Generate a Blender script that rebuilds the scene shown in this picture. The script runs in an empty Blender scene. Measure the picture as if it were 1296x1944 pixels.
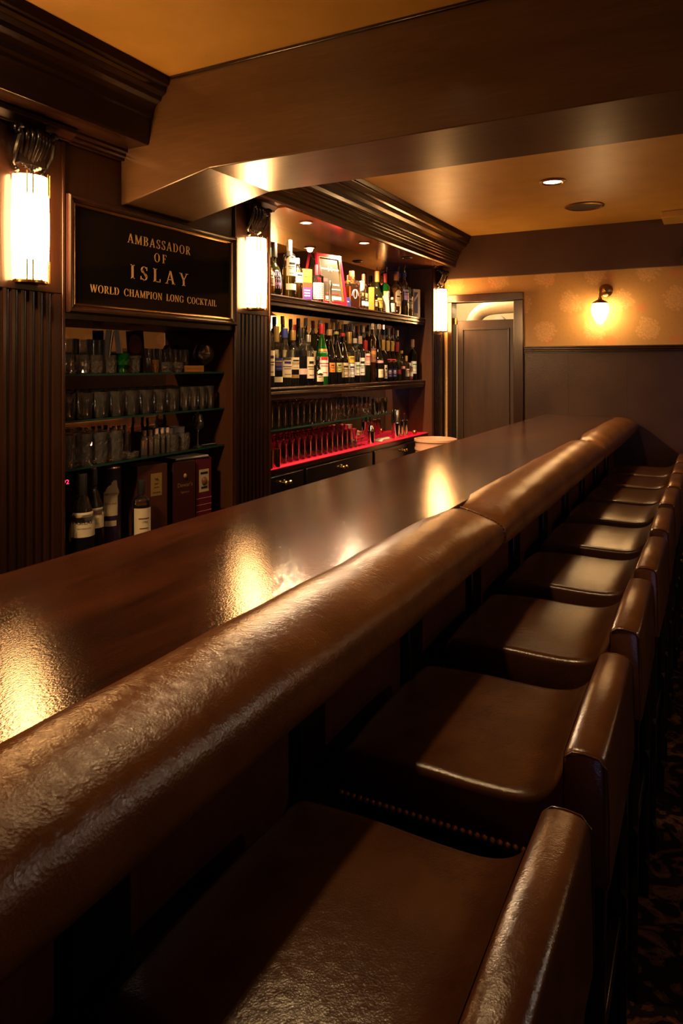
import bpy, math, random
from math import sin, cos, pi, radians
from mathutils import Vector, Matrix

random.seed(7)
S = bpy.context.scene
C = S.collection

# ------------------------------------------------------------------ camera
THETA = radians(28.1)
cam_d = bpy.data.cameras.new('camera')
cam_d.sensor_fit = 'HORIZONTAL'
cam_d.sensor_width = 36.0
cam_d.lens = 36.0 * 1325.0 / 1296.0
cam_d.shift_y = -280.0 / 1296.0
cam_d.clip_start = 0.02
cam = bpy.data.objects.new('camera', cam_d)
cam.location = (0, 0, 1.45)
cam.rotation_euler = (pi / 2, 0, THETA)
C.objects.link(cam)
S.camera = cam

# ------------------------------------------------------------------ light and exposure
S.view_settings.view_transform = 'Standard'
S.view_settings.look = 'None'
S.view_settings.gamma = 1.0
S.view_settings.use_curve_mapping = False
S.view_settings.exposure = 0.9
cy = S.cycles
cy.max_bounces = 10
cy.diffuse_bounces = 4
cy.glossy_bounces = 6
cy.transmission_bounces = 10
cy.transparent_max_bounces = 48
cy.caustics_reflective = False
cy.caustics_refractive = False
cy.sample_clamp_indirect = 4.0
cy.sample_clamp_direct = 0.0
cy.use_denoising = True

LAMP_COL = (1.0, 0.49, 0.165)
LAMP_STRENGTH = 31.0
world = bpy.data.worlds.new('world')
S.world = world
world.use_nodes = True
world.node_tree.nodes['Background'].inputs[0].default_value = (0.03, 0.02, 0.012, 1)
world.node_tree.nodes['Background'].inputs[1].default_value = 0.1


def light(name, kind, loc, energy, col, rot=(0, 0, 0), parent=None, **kw):
    d = bpy.data.lights.new(name, kind)
    d.energy = energy
    d.color = col
    for k, v in kw.items():
        setattr(d, k, v)
    o = bpy.data.objects.new(name, d)
    o.location = loc
    o.rotation_euler = rot
    C.objects.link(o)
    if parent:
        o.parent = parent
    return o


# bluish evening light from the entrance behind the camera, neutral lamp on the aisle side
light('entrance_light', 'AREA', (1.15, -1.85, 1.25), 0.42, (0.40, 0.48, 1.0), (radians(88), 0, radians(4)), shape='RECTANGLE', size=0.8, size_y=0.9, spread=radians(60))
light('aisle_lamp_light', 'POINT', (1.5, 2.25, 2.05), 8.0, (1.0, 0.86, 0.68), shadow_soft_size=0.05)

# ------------------------------------------------------------------ materials
MATS = {}


def new_mat(name):
    m = bpy.data.materials.new(name)
    m.use_nodes = True
    nt = m.node_tree
    return m, nt, nt.nodes['Principled BSDF'], nt.nodes['Material Output']


def rgba(c):
    return (c[0], c[1], c[2], 1.0)


def plain(name, col, rough=0.5, metal=0.0, spec=0.5, emit=None, estr=0.0):
    if name in MATS:
        return MATS[name]
    m, nt, b, out = new_mat(name)
    # a faint procedural mottling keeps large plain surfaces from looking dead
    tc = nt.nodes.new('ShaderNodeTexCoord')
    n = nt.nodes.new('ShaderNodeTexNoise')
    n.inputs['Scale'].default_value = 40
    mx = nt.nodes.new('ShaderNodeMix')
    mx.data_type = 'RGBA'
    mx.inputs[6].default_value = rgba(col)
    mx.inputs[7].default_value = rgba([c * 0.82 for c in col])
    nt.links.new(tc.outputs['Object'], n.inputs['Vector'])
    nt.links.new(n.outputs['Fac'], mx.inputs[0])
    nt.links.new(mx.outputs[2], b.inputs['Base Color'])
    b.inputs['Roughness'].default_value = rough
    b.inputs['Metallic'].default_value = metal
    b.inputs['Specular IOR Level'].default_value = spec
    if emit:
        b.inputs['Emission Color'].default_value = rgba(emit)
        b.inputs['Emission Strength'].default_value = estr
    MATS[name] = m
    return m


def wood(name, c1, c2, grain='Z', scale=9.0, rough=0.3, bump=0.15, coat=0.0, spec=0.5, stretch=14.0):
    m, nt, b, out = new_mat(name)
    L = nt.links
    tc = nt.nodes.new('ShaderNodeTexCoord')
    mp = nt.nodes.new('ShaderNodeMapping')
    sc = {'X': (1.0 / stretch, 1, 1), 'Y': (1, 1.0 / stretch, 1), 'Z': (1, 1, 1.0 / stretch)}[grain]
    mp.inputs['Scale'].default_value = sc
    L.new(tc.outputs['Object'], mp.inputs['Vector'])
    n1 = nt.nodes.new('ShaderNodeTexNoise')
    n1.inputs['Scale'].default_value = scale
    n1.inputs['Detail'].default_value = 7
    n1.inputs['Roughness'].default_value = 0.65
    n1.inputs['Distortion'].default_value = 0.4
    L.new(mp.outputs[0], n1.inputs['Vector'])
    n2 = nt.nodes.new('ShaderNodeTexNoise')
    n2.inputs['Scale'].default_value = scale * 14
    n2.inputs['Detail'].default_value = 4
    L.new(mp.outputs[0], n2.inputs['Vector'])
    ramp = nt.nodes.new('ShaderNodeValToRGB')
    ramp.color_ramp.elements[0].position = 0.32
    ramp.color_ramp.elements[0].color = rgba(c1)
    ramp.color_ramp.elements[1].position = 0.68
    ramp.color_ramp.elements[1].color = rgba(c2)
    L.new(n1.outputs['Fac'], ramp.inputs[0])
    mx = nt.nodes.new('ShaderNodeMix')
    mx.data_type = 'RGBA'
    mx.blend_type = 'MULTIPLY'
    mx.inputs[0].default_value = 0.45
    L.new(ramp.outputs[0], mx.inputs[6])
    L.new(n2.outputs['Fac'], mx.inputs[7])
    L.new(mx.outputs[2], b.inputs['Base Color'])
    b.inputs['Roughness'].default_value = rough
    b.inputs['Specular IOR Level'].default_value = spec
    b.inputs['Coat Weight'].default_value = coat
    b.inputs['Coat Roughness'].default_value = 0.12
    bp = nt.nodes.new('ShaderNodeBump')
    bp.inputs['Strength'].default_value = bump
    bp.inputs['Distance'].default_value = 0.002
    L.new(n2.outputs['Fac'], bp.inputs['Height'])
    L.new(bp.outputs[0], b.inputs['Normal'])
    return m


def leather(name, c1, c2, rough=0.3, bump=0.35, scale=1.0, spec=0.5):
    m, nt, b, out = new_mat(name)
    L = nt.links
    tc = nt.nodes.new('ShaderNodeTexCoord')
    n1 = nt.nodes.new('ShaderNodeTexNoise')
    n1.inputs['Scale'].default_value = 7 * scale
    n1.inputs['Detail'].default_value = 5
    L.new(tc.outputs['Object'], n1.inputs['Vector'])
    ramp = nt.nodes.new('ShaderNodeValToRGB')
    ramp.color_ramp.elements[0].position = 0.3
    ramp.color_ramp.elements[0].color = rgba(c1)
    ramp.color_ramp.elements[1].position = 0.75
    ramp.color_ramp.elements[1].color = rgba(c2)
    L.new(n1.outputs['Fac'], ramp.inputs[0])
    L.new(ramp.outputs[0], b.inputs['Base Color'])
    v = nt.nodes.new('ShaderNodeTexVoronoi')
    v.inputs['Scale'].default_value = 260 * scale
    L.new(tc.outputs['Object'], v.inputs['Vector'])
    n2 = nt.nodes.new('ShaderNodeTexNoise')
    n2.inputs['Scale'].default_value = 55 * scale
    n2.inputs['Detail'].default_value = 8
    n2.inputs['Roughness'].default_value = 0.7
    n2.inputs['Distortion'].default_value = 1.2
    L.new(tc.outputs['Object'], n2.inputs['Vector'])
    ad = nt.nodes.new('ShaderNodeMath')
    ad.operation = 'MULTIPLY_ADD'
    ad.inputs[1].default_value = 0.4
    L.new(v.outputs['Distance'], ad.inputs[0])
    L.new(n2.outputs['Fac'], ad.inputs[2])
    bp = nt.nodes.new('ShaderNodeBump')
    bp.inputs['Strength'].default_value = bump
    bp.inputs['Distance'].default_value = 0.003
    L.new(ad.outputs[0], bp.inputs['Height'])
    L.new(bp.outputs[0], b.inputs['Normal'])
    rr = nt.nodes.new('ShaderNodeMapRange')
    rr.inputs['To Min'].default_value = rough * 0.8
    rr.inputs['To Max'].default_value = rough * 1.25
    L.new(n2.outputs['Fac'], rr.inputs['Value'])
    L.new(rr.outputs[0], b.inputs['Roughness'])
    b.inputs['Specular IOR Level'].default_value = spec
    return m


def thin_glass(name, tint=(1, 1, 1), gloss=1.0, rough=0.02, bright_haze=0.05, ior=1.62):
    """clear glass with a real surface: straight-through light plus a Fresnel reflection"""
    if name in MATS:
        return MATS[name]
    m, nt, b, out = new_mat(name)
    nt.nodes.remove(b)
    L = nt.links
    tr = nt.nodes.new('ShaderNodeBsdfTransparent')
    tr.inputs[0].default_value = rgba(tint)
    gl = nt.nodes.new('ShaderNodeBsdfGlossy')
    gl.inputs['Roughness'].default_value = rough
    gl.inputs[0].default_value = (gloss, gloss, gloss, 1)
    lw = nt.nodes.new('ShaderNodeFresnel')
    lw.inputs['IOR'].default_value = ior
    haze = nt.nodes.new('ShaderNodeBsdfDiffuse')
    haze.inputs[0].default_value = (0.85, 0.82, 0.76, 1)
    m0 = nt.nodes.new('ShaderNodeMixShader')
    m0.inputs[0].default_value = bright_haze  # pale diffuse haze mixed in so the glass reads brighter
    L.new(tr.outputs[0], m0.inputs[1])
    L.new(haze.outputs[0], m0.inputs[2])
    mx = nt.nodes.new('ShaderNodeMixShader')
    L.new(lw.outputs[0], mx.inputs[0])
    L.new(m0.outputs[0], mx.inputs[1])
    L.new(gl.outputs[0], mx.inputs[2])
    L.new(mx.outputs[0], out.inputs[0])
    MATS[name] = m
    return m


def real_glass(name, col=(1, 1, 1), ior=1.48, rough=0.0):
    if name in MATS:
        return MATS[name]
    m, nt, b, out = new_mat(name)
    nt.nodes.remove(b)
    g = nt.nodes.new('ShaderNodeBsdfGlass')
    g.inputs['Color'].default_value = rgba(col)
    g.inputs['IOR'].default_value = ior
    g.inputs['Roughness'].default_value = rough
    nt.links.new(g.outputs[0], out.inputs[0])
    MATS[name] = m
    return m


def emitter(name, col, strength):
    if name in MATS:
        return MATS[name]
    m, nt, b, out = new_mat(name)
    nt.nodes.remove(b)
    e = nt.nodes.new('ShaderNodeEmission')
    e.inputs[0].default_value = rgba(col)
    e.inputs[1].default_value = strength
    nt.links.new(e.outputs[0], out.inputs[0])
    MATS[name] = m
    return m


def liquid(name, col):
    return thin_glass('liquid ' + name, col, 0.6, 0.05, 0.0)


def bar_wood():
    m = wood('polished dark bar wood', (0.026, 0.008, 0.004), (0.100, 0.028, 0.011), 'Y', 10, 0.105, 0.0, 0.0, stretch=7)
    nt = m.node_tree
    b = nt.nodes['Principled BSDF']
    tc = nt.nodes.new('ShaderNodeTexCoord')
    mp = nt.nodes.new('ShaderNodeMapping')
    mp.inputs['Scale'].default_value = (1, 0.42, 1)
    n = nt.nodes.new('ShaderNodeTexNoise')
    n.inputs['Scale'].default_value = 420
    n.inputs['Detail'].default_value = 3
    nt.links.new(tc.outputs['Object'], mp.inputs['Vector'])
    nt.links.new(mp.outputs[0], n.inputs['Vector'])
    bp = nt.nodes.new('ShaderNodeBump')
    bp.inputs['Strength'].default_value = 0.55
    bp.inputs['Distance'].default_value = 0.0005
    nt.links.new(n.outputs['Fac'], bp.inputs['Height'])
    nt.links.new(bp.outputs[0], b.inputs['Normal'])
    return m


M_WOOD = wood('dark mahogany', (0.020, 0.0075, 0.0045), (0.058, 0.021, 0.010), 'Z', 9, 0.28, 0.12, 0.3)
M_WOODY = wood('dark mahogany lengthwise', (0.016, 0.0065, 0.0045), (0.045, 0.017, 0.009), 'Y', 9, 0.24, 0.12, 0.3)
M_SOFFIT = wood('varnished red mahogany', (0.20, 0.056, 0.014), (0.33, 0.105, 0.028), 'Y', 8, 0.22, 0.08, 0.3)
M_BEAM = wood('brown painted grain', (0.10, 0.052, 0.024), (0.17, 0.092, 0.042), 'X', 7, 0.30, 0.16, 0.1, stretch=9)
M_BARTOP = bar_wood()
M_PANEL = wood('red brown bar front wood', (0.060, 0.016, 0.010), (0.100, 0.028, 0.016), 'Z', 10, 0.4, 0.1)
M_DOOR = wood('dark door wood', (0.042, 0.018, 0.008), (0.080, 0.036, 0.015), 'Z', 12, 0.40, 0.15)
M_BLACKWOOD = wood('black stained wood', (0.006, 0.004, 0.004), (0.014, 0.009, 0.008), 'Z', 10, 0.25, 0.05, 0.3)
M_LEATHER = leather('brown leather', (0.115, 0.040, 0.011), (0.205, 0.078, 0.020), 0.24, 0.24)
M_SEAT = leather('dark brown seat leather', (0.055, 0.019, 0.007), (0.105, 0.040, 0.014), 0.21, 0.16, 1.3)
M_CEIL = leather('ochre leather ceiling paper', (0.50, 0.285, 0.058), (0.60, 0.345, 0.075), 0.42, 0.12, 0.8, 0.4)
M_BRASS = plain('aged brass', (0.42, 0.25, 0.09), 0.28, 1.0)
M_GOLD = plain('gold', (0.75, 0.48, 0.16), 0.25, 1.0)
M_STEEL = plain('steel', (0.70, 0.68, 0.64), 0.13, 1.0)
M_COPPER = plain('copper', (0.80, 0.36, 0.16), 0.2, 1.0)
M_BLACK = plain('black', (0.010, 0.009, 0.009), 0.35)
M_BLACKGLOSS = plain('black gloss', (0.006, 0.005, 0.005), 0.06)
M_WHITE = plain('white card', (0.72, 0.66, 0.58), 0.6)
M_CERAMIC = plain('white china', (0.72, 0.67, 0.60), 0.15)
M_GLASS = thin_glass('clear glass', (0.97, 0.98, 0.97), 1.0, 0.035, 0.05, 1.8)
M_REFR = real_glass('polished clear glass', (1, 1, 1), 1.5, 0.015)
M_BOTTLE = thin_glass('clear bottle glass', (0.95, 0.96, 0.94), 1.0, 0.03, 0.008)
M_CUT = thin_glass('cut crystal', (0.95, 0.95, 0.93), 1.0, 0.05, 0.07, 1.9)
M_SHELFGLASS = thin_glass('shelf glass', (0.80, 0.92, 0.86), 0.8, 0.02, 0.02)


def band_wallpaper():
    """damask wallpaper: two half-dropped lattices of petalled blooms on a gold green ground"""
    m, nt, b, out = new_mat('floral wallpaper')
    L = nt.links
    N = nt.nodes

    def mth(op, a, bb=None, c=None):
        n = N.new('ShaderNodeMath')
        n.operation = op
        for i, v in enumerate((a, bb, c)):
            if v is None:
                continue
            if isinstance(v, (int, float)):
                n.inputs[i].default_value = v
            else:
                L.new(v, n.inputs[i])
        return n.outputs[0]
    tc = N.new('ShaderNodeTexCoord')
    nz = N.new('ShaderNodeTexNoise')
    nz.inputs['Scale'].default_value = 14
    nz.inputs['Detail'].default_value = 3
    L.new(tc.outputs['Object'], nz.inputs['Vector'])
    sep = N.new('ShaderNodeSeparateXYZ')
    L.new(tc.outputs['Object'], sep.inputs[0])
    wob = mth('MULTIPLY', mth('SUBTRACT', nz.outputs['Fac'], 0.5), 0.085)
    U = mth('ADD', mth('ADD', sep.outputs[0], sep.outputs[1]), wob)
    V = mth('SUBTRACT', sep.outputs[2], wob)

    def bloom(u0, v0, pu, pv, R, petals, squash, inner):
        v = mth('DIVIDE', mth('SUBTRACT', V, v0), pv)
        rowi = mth('FLOOR', v)
        shift = mth('MULTIPLY', mth('MODULO', mth('ABSOLUTE', rowi), 2.0), 0.5)
        u = mth('ADD', mth('DIVIDE', mth('SUBTRACT', U, u0), pu), shift)
        fu = mth('MULTIPLY', mth('SUBTRACT', mth('FRACT', u), 0.5), pu)
        fv = mth('MULTIPLY', mth('SUBTRACT', mth('FRACT', v), 0.5), pv * squash)
        r = mth('SQRT', mth('ADD', mth('MULTIPLY', fu, fu), mth('MULTIPLY', fv, fv)))
        a = mth('ARCTAN2', fv, fu)
        pet = mth('ABSOLUTE', mth('COSINE', mth('MULTIPLY', a, petals / 2.0)))
        edge = mth('MULTIPLY', mth('ADD', mth('MULTIPLY', pet, 0.16), 0.84), R)
        body = mth('SMOOTH_MIN', mth('MAXIMUM', mth('MULTIPLY', mth('SUBTRACT', edge, r), 45.0), 0.0), 1.0, 0.2)
        rings = mth('ADD', mth('MULTIPLY', mth('SINE', mth('ADD', mth('MULTIPLY', r, inner), mth('MULTIPLY', pet, 4.0))), 0.24), 0.50)
        return mth('MULTIPLY', body, rings)
    f1 = bloom(-0.99, 1.61, 0.38, 0.22, 0.098, 13, 1.0, 210.0)
    f2 = bloom(-1.20, 1.52, 0.46, 0.24, 0.060, 5, 1.5, 240.0)
    vo = N.new('ShaderNodeTexVoronoi')
    vo.inputs['Scale'].default_value = 34
    L.new(tc.outputs['Object'], vo.inputs['Vector'])
    leaf = mth('MAXIMUM', mth('MULTIPLY', mth('SUBTRACT', 0.42, vo.outputs['Distance']), 2.0), 0.0)

    def mix(fac, a, c):
        mx = N.new('ShaderNodeMix')
        mx.data_type = 'RGBA'
        mx.clamp_factor = True
        L.new(fac, mx.inputs[0])
        if isinstance(a, tuple):
            mx.inputs[6].default_value = rgba(a)
        else:
            L.new(a, mx.inputs[6])
        mx.inputs[7].default_value = rgba(c)
        return mx.outputs[2]
    c = mix(leaf, (0.56, 0.30, 0.088), (0.46, 0.28, 0.084))
    c = mix(f2, c, (0.68, 0.22, 0.07))
    c = mix(f1, c, (0.82, 0.46, 0.18))
    L.new(c, b.inputs['Base Color'])
    b.inputs['Roughness'].default_value = 0.6
    return m


def wainscot_mat():
    m = leather('embossed dark wall leather', (0.034, 0.015, 0.010), (0.058, 0.026, 0.017), 0.30, 0.22, 0.55)
    return m


def carpet_mat():
    m, nt, b, out = new_mat('floral carpet')
    L = nt.links
    N = nt.nodes
    tc = N.new('ShaderNodeTexCoord')
    n = N.new('ShaderNodeTexNoise')
    n.inputs['Scale'].default_value = 9
    n.inputs['Detail'].default_value = 4
    n.inputs['Distortion'].default_value = 2.5
    L.new(tc.outputs['Object'], n.inputs['Vector'])
    v = N.new('ShaderNodeTexVoronoi')
    v.inputs['Scale'].default_value = 14
    L.new(tc.outputs['Object'], v.inputs['Vector'])
    r1 = N.new('ShaderNodeValToRGB')
    r1.color_ramp.interpolation = 'CONSTANT'
    e = r1.color_ramp.elements
    e[0].position = 0.0
    e[0].color = (0.012, 0.006, 0.006, 1)
    e[1].position = 0.53
    e[1].color = (0.09, 0.030, 0.016, 1)
    x = e.new(0.59)
    x.color = (0.15, 0.062, 0.026, 1)
    x = e.new(0.66)
    x.color = (0.05, 0.055, 0.024, 1)
    L.new(n.outputs['Fac'], r1.inputs[0])
    pile = N.new('ShaderNodeTexNoise')
    pile.inputs['Scale'].default_value = 420
    L.new(tc.outputs['Object'], pile.inputs['Vector'])
    mx = N.new('ShaderNodeMix')
    mx.data_type = 'RGBA'
    mx.blend_type = 'MULTIPLY'
    mx.inputs[0].default_value = 0.7
    L.new(r1.outputs[0], mx.inputs[6])
    L.new(pile.outputs['Fac'], mx.inputs[7])
    L.new(mx.outputs[2], b.inputs['Base Color'])
    b.inputs['Roughness'].default_value = 0.95
    b.inputs['Specular IOR Level'].default_value = 0.1
    bp = N.new('ShaderNodeBump')
    bp.inputs['Strength'].default_value = 0.6
    bp.inputs['Distance'].default_value = 0.004
    L.new(pile.outputs['Fac'], bp.inputs['Height'])
    L.new(bp.outputs[0], b.inputs['Normal'])
    return m


M_PAPER = band_wallpaper()
M_WAINSCOT = wainscot_mat()
M_CARPET = carpet_mat()
M_FASCIA = leather('dark brown band paper', (0.075, 0.038, 0.024), (0.095, 0.048, 0.030), 0.55, 0.15, 0.6, 0.3)
M_MIRROR = plain('dim mirror', (0.62, 0.58, 0.52), 0.015, 1.0)


# ------------------------------------------------------------------ mesh helpers
class MB:
    def __init__(s):
        s.v = []
        s.f = []

    def quad(s, a, b, c, d):
        n = len(s.v)
        s.v += [a, b, c, d]
        s.f.append((n, n + 1, n + 2, n + 3))
        return s

    def box(s, x0, x1, y0, y1, z0, z1):
        n = len(s.v)
        s.v += [(x0, y0, z0), (x1, y0, z0), (x1, y1, z0), (x0, y1, z0), (x0, y0, z1), (x1, y0, z1), (x1, y1, z1), (x0, y1, z1)]
        for f in ((0, 3, 2, 1), (4, 5, 6, 7), (0, 1, 5, 4), (1, 2, 6, 5), (2, 3, 7, 6), (3, 0, 4, 7)):
            s.f.append(tuple(n + i for i in f))
        return s

    def rings(s, rings, cap0=True, cap1=True, closed=True):
        n = len(s.v)
        k = len(rings[0])
        for r in rings:
            s.v += [tuple(p) for p in r]
        for i in range(len(rings) - 1):
            for j in range(k if closed else k - 1):
                a = n + i * k + j
                b2 = n + i * k + (j + 1) % k
                s.f.append((a, b2, b2 + k, a + k))
        if cap0:
            s.f.append(tuple(n + j for j in range(k))[::-1])
        if cap1:
            m = n + (len(rings) - 1) * k
            s.f.append(tuple(m + j for j in range(k)))
        return s

    def prism(s, prof, axis, a, b):
        """extrude a 2D outline: axis 'X' takes (y,z), 'Y' takes (x,z), 'Z' takes (x,y)"""
        def P(p, t):
            return {'X': (t, p[0], p[1]), 'Y': (p[0], t, p[1]), 'Z': (p[0], p[1], t)}[axis]
        s.rings([[P(p, a) for p in prof], [P(p, b) for p in prof]])
        return s

    def lathe(s, prof, seg=24, c=(0, 0, 0), a0=0.0, a1=2 * pi, cap=False):
        full = abs(a1 - a0 - 2 * pi) < 1e-6
        n = len(s.v)
        k = seg if full else seg + 1
        for (r, z) in prof:
            for j in range(k):
                a = a0 + (a1 - a0) * j / seg
                s.v.append((c[0] + r * cos(a), c[1] + r * sin(a), c[2] + z))
        for i in range(len(prof) - 1):
            for j in range(seg):
                p = n + i * k + j
                q = n + i * k + ((j + 1) % k if full else j + 1)
                s.f.append((p, q, q + k, p + k))
        return s

    def tube(s, pts, rad, seg=8, cap=True):
        pts = [Vector(p) for p in pts]
        rings = []
        up = Vector((0, 0, 1))
        prev = None
        for i, p in enumerate(pts):
            t = (pts[min(i + 1, len(pts) - 1)] - pts[max(i - 1, 0)]).normalized()
            if prev is None:
                ref = up if abs(t.dot(up)) < 0.9 else Vector((1, 0, 0))
                x = t.cross(ref).normalized()
            else:
                x = (prev - t * prev.dot(t)).normalized()
            prev = x
            y = t.cross(x)
            r = rad[i] if isinstance(rad, (list, tuple)) else rad
            rings.append([p + x * (r * cos(2 * pi * j / seg)) + y * (r * sin(2 * pi * j / seg)) for j in range(seg)])
        s.rings(rings, cap, cap)
        return s

    def ball(s, c, r, seg=10, rng=6, zs=1.0):
        prof = [(max(r * sin(pi * i / rng), 1e-5), -r * zs * cos(pi * i / rng)) for i in range(rng + 1)]
        return s.lathe(prof, seg, c)

    def xform(s, mat):
        s.v = [tuple(mat @ Vector(p)) for p in s.v]
        return s

    def build(s, name, mat, parent=None, loc=None, smooth=35, bevel=0.0, rot=None, seg=2):
        me = bpy.data.meshes.new(name)
        me.from_pydata(s.v, [], s.f)
        if mat is not None:
            me.materials.append(mat)
        import bmesh
        bm = bmesh.new()
        bm.from_mesh(me)
        bmesh.ops.remove_doubles(bm, verts=bm.verts, dist=1e-6)
        bmesh.ops.recalc_face_normals(bm, faces=bm.faces)
        bm.to_mesh(me)
        bm.free()
        if smooth:
            me.polygons.foreach_set('use_smooth', [True] * len(me.polygons))
            me.set_sharp_from_angle(angle=radians(smooth))
        o = bpy.data.objects.new(name, me)
        C.objects.link(o)
        if parent is not None:
            o.parent = parent
        if loc:
            o.location = loc
        if rot:
            o.rotation_euler = rot
        if bevel:
            b = o.modifiers.new('bevel', 'BEVEL')
            b.width = bevel
            b.segments = seg
            b.limit_method = 'ANGLE'
            b.angle_limit = radians(40)
            b.harden_normals = False
        return o


def tag(o, label=None, cat=None, group=None, kind=None):
    if label:
        o['label'] = label
    if cat:
        o['category'] = cat
    if group:
        o['group'] = group
    if kind:
        o['kind'] = kind
    return o


def empty(name, loc=(0, 0, 0), rz=0.0, label=None, cat=None, group=None, kind=None):
    o = bpy.data.objects.new(name, None)
    o.empty_display_size = 0.05
    o.location = loc
    o.rotation_euler = (0, 0, rz)
    C.objects.link(o)
    return tag(o, label, cat, group, kind)


def copy_tree(o, parent=None, loc=None, rz=None):
    c = o.copy()
    C.objects.link(c)
    if parent is not None:
        c.parent = parent
    if loc is not None:
        c.location = loc
    if rz is not None:
        c.rotation_euler = (0, 0, rz)
    for ch in list(o.children):
        copy_tree(ch, c)
    return c


def smooth_profile(pts, n=4, closed=True):
    out = []
    k = len(pts)
    rngN = k if closed else k - 1
    for i in range(rngN):
        if closed:
            p0, p1, p2, p3 = pts[i - 1], pts[i], pts[(i + 1) % k], pts[(i + 2) % k]
        else:
            p0, p1, p2, p3 = pts[max(i - 1, 0)], pts[i], pts[i + 1], pts[min(i + 2, k - 1)]
        for j in range(n):
            t = j / n
            out.append(tuple(0.5 * ((2 * p1[d]) + (-p0[d] + p2[d]) * t + (2 * p0[d] - 5 * p1[d] + 4 * p2[d] - p3[d]) * t * t
                                    + (-p0[d] + 3 * p1[d] - 3 * p2[d] + p3[d]) * t ** 3) for d in range(len(p1))))
    if not closed:
        out.append(tuple(pts[-1]))
    return out


# ------------------------------------------------------------------ lettering
def text_verts(body, size, align='CENTER'):
    cu = bpy.data.curves.new('lettering', 'FONT')
    cu.body = body
    cu.size = size
    cu.align_x = align
    cu.resolution_u = 3
    ob = bpy.data.objects.new('lettering', cu)
    C.objects.link(ob)
    dg = bpy.context.evaluated_depsgraph_get()
    me = bpy.data.meshes.new_from_object(ob.evaluated_get(dg))
    v = [tuple(p.co) for p in me.vertices]
    f = [tuple(p.vertices) for p in me.polygons]
    bpy.data.objects.remove(ob)
    bpy.data.curves.remove(cu)
    bpy.data.meshes.remove(me)
    return v, f


TEXT = {}
for key, body, size in (('GELAS', 'GELAS', 0.020), ('armagnac', 'BAS ARMAGNAC', 0.007), ('AUCH', 'AUCHENTOSHAN', 0.0135), ('LOWLAND', 'LOWLAND', 0.010),
                        ('Dewars', "Dewar's", 0.026), ('Signature', 'Signature', 0.013), ('1978', '1994', 0.013), ('50', '50', 0.05), ('92', '92', 0.024), ('ISLE', 'ARRAN', 0.018),
                        ('Sherry', 'Elixir', 0.02), ('Campari', 'FRAMBOISE', 0.009), ('plate', 'AMBASSADOR OF ISLAY', 0.0085)):
    TEXT[key] = text_verts(body, size)


def text_part(key, mat, parent, loc, rot, name='lettering', wrap=None):
    v, f = TEXT[key]
    me = bpy.data.meshes.new(name)
    vv = [(wrap * sin(p[0] / wrap), p[1], wrap * cos(p[0] / wrap) - wrap) for p in v] if wrap else v
    me.from_pydata(vv, [], f)
    me.materials.append(mat)
    o = bpy.data.objects.new(name, me)
    C.objects.link(o)
    o.parent = parent
    o.location = loc
    o.rotation_euler = rot
    return o


# serif capitals drawn as thick and thin strokes (unit cap height)
TK, TN, SF = 0.15, 0.055, 0.05


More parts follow.
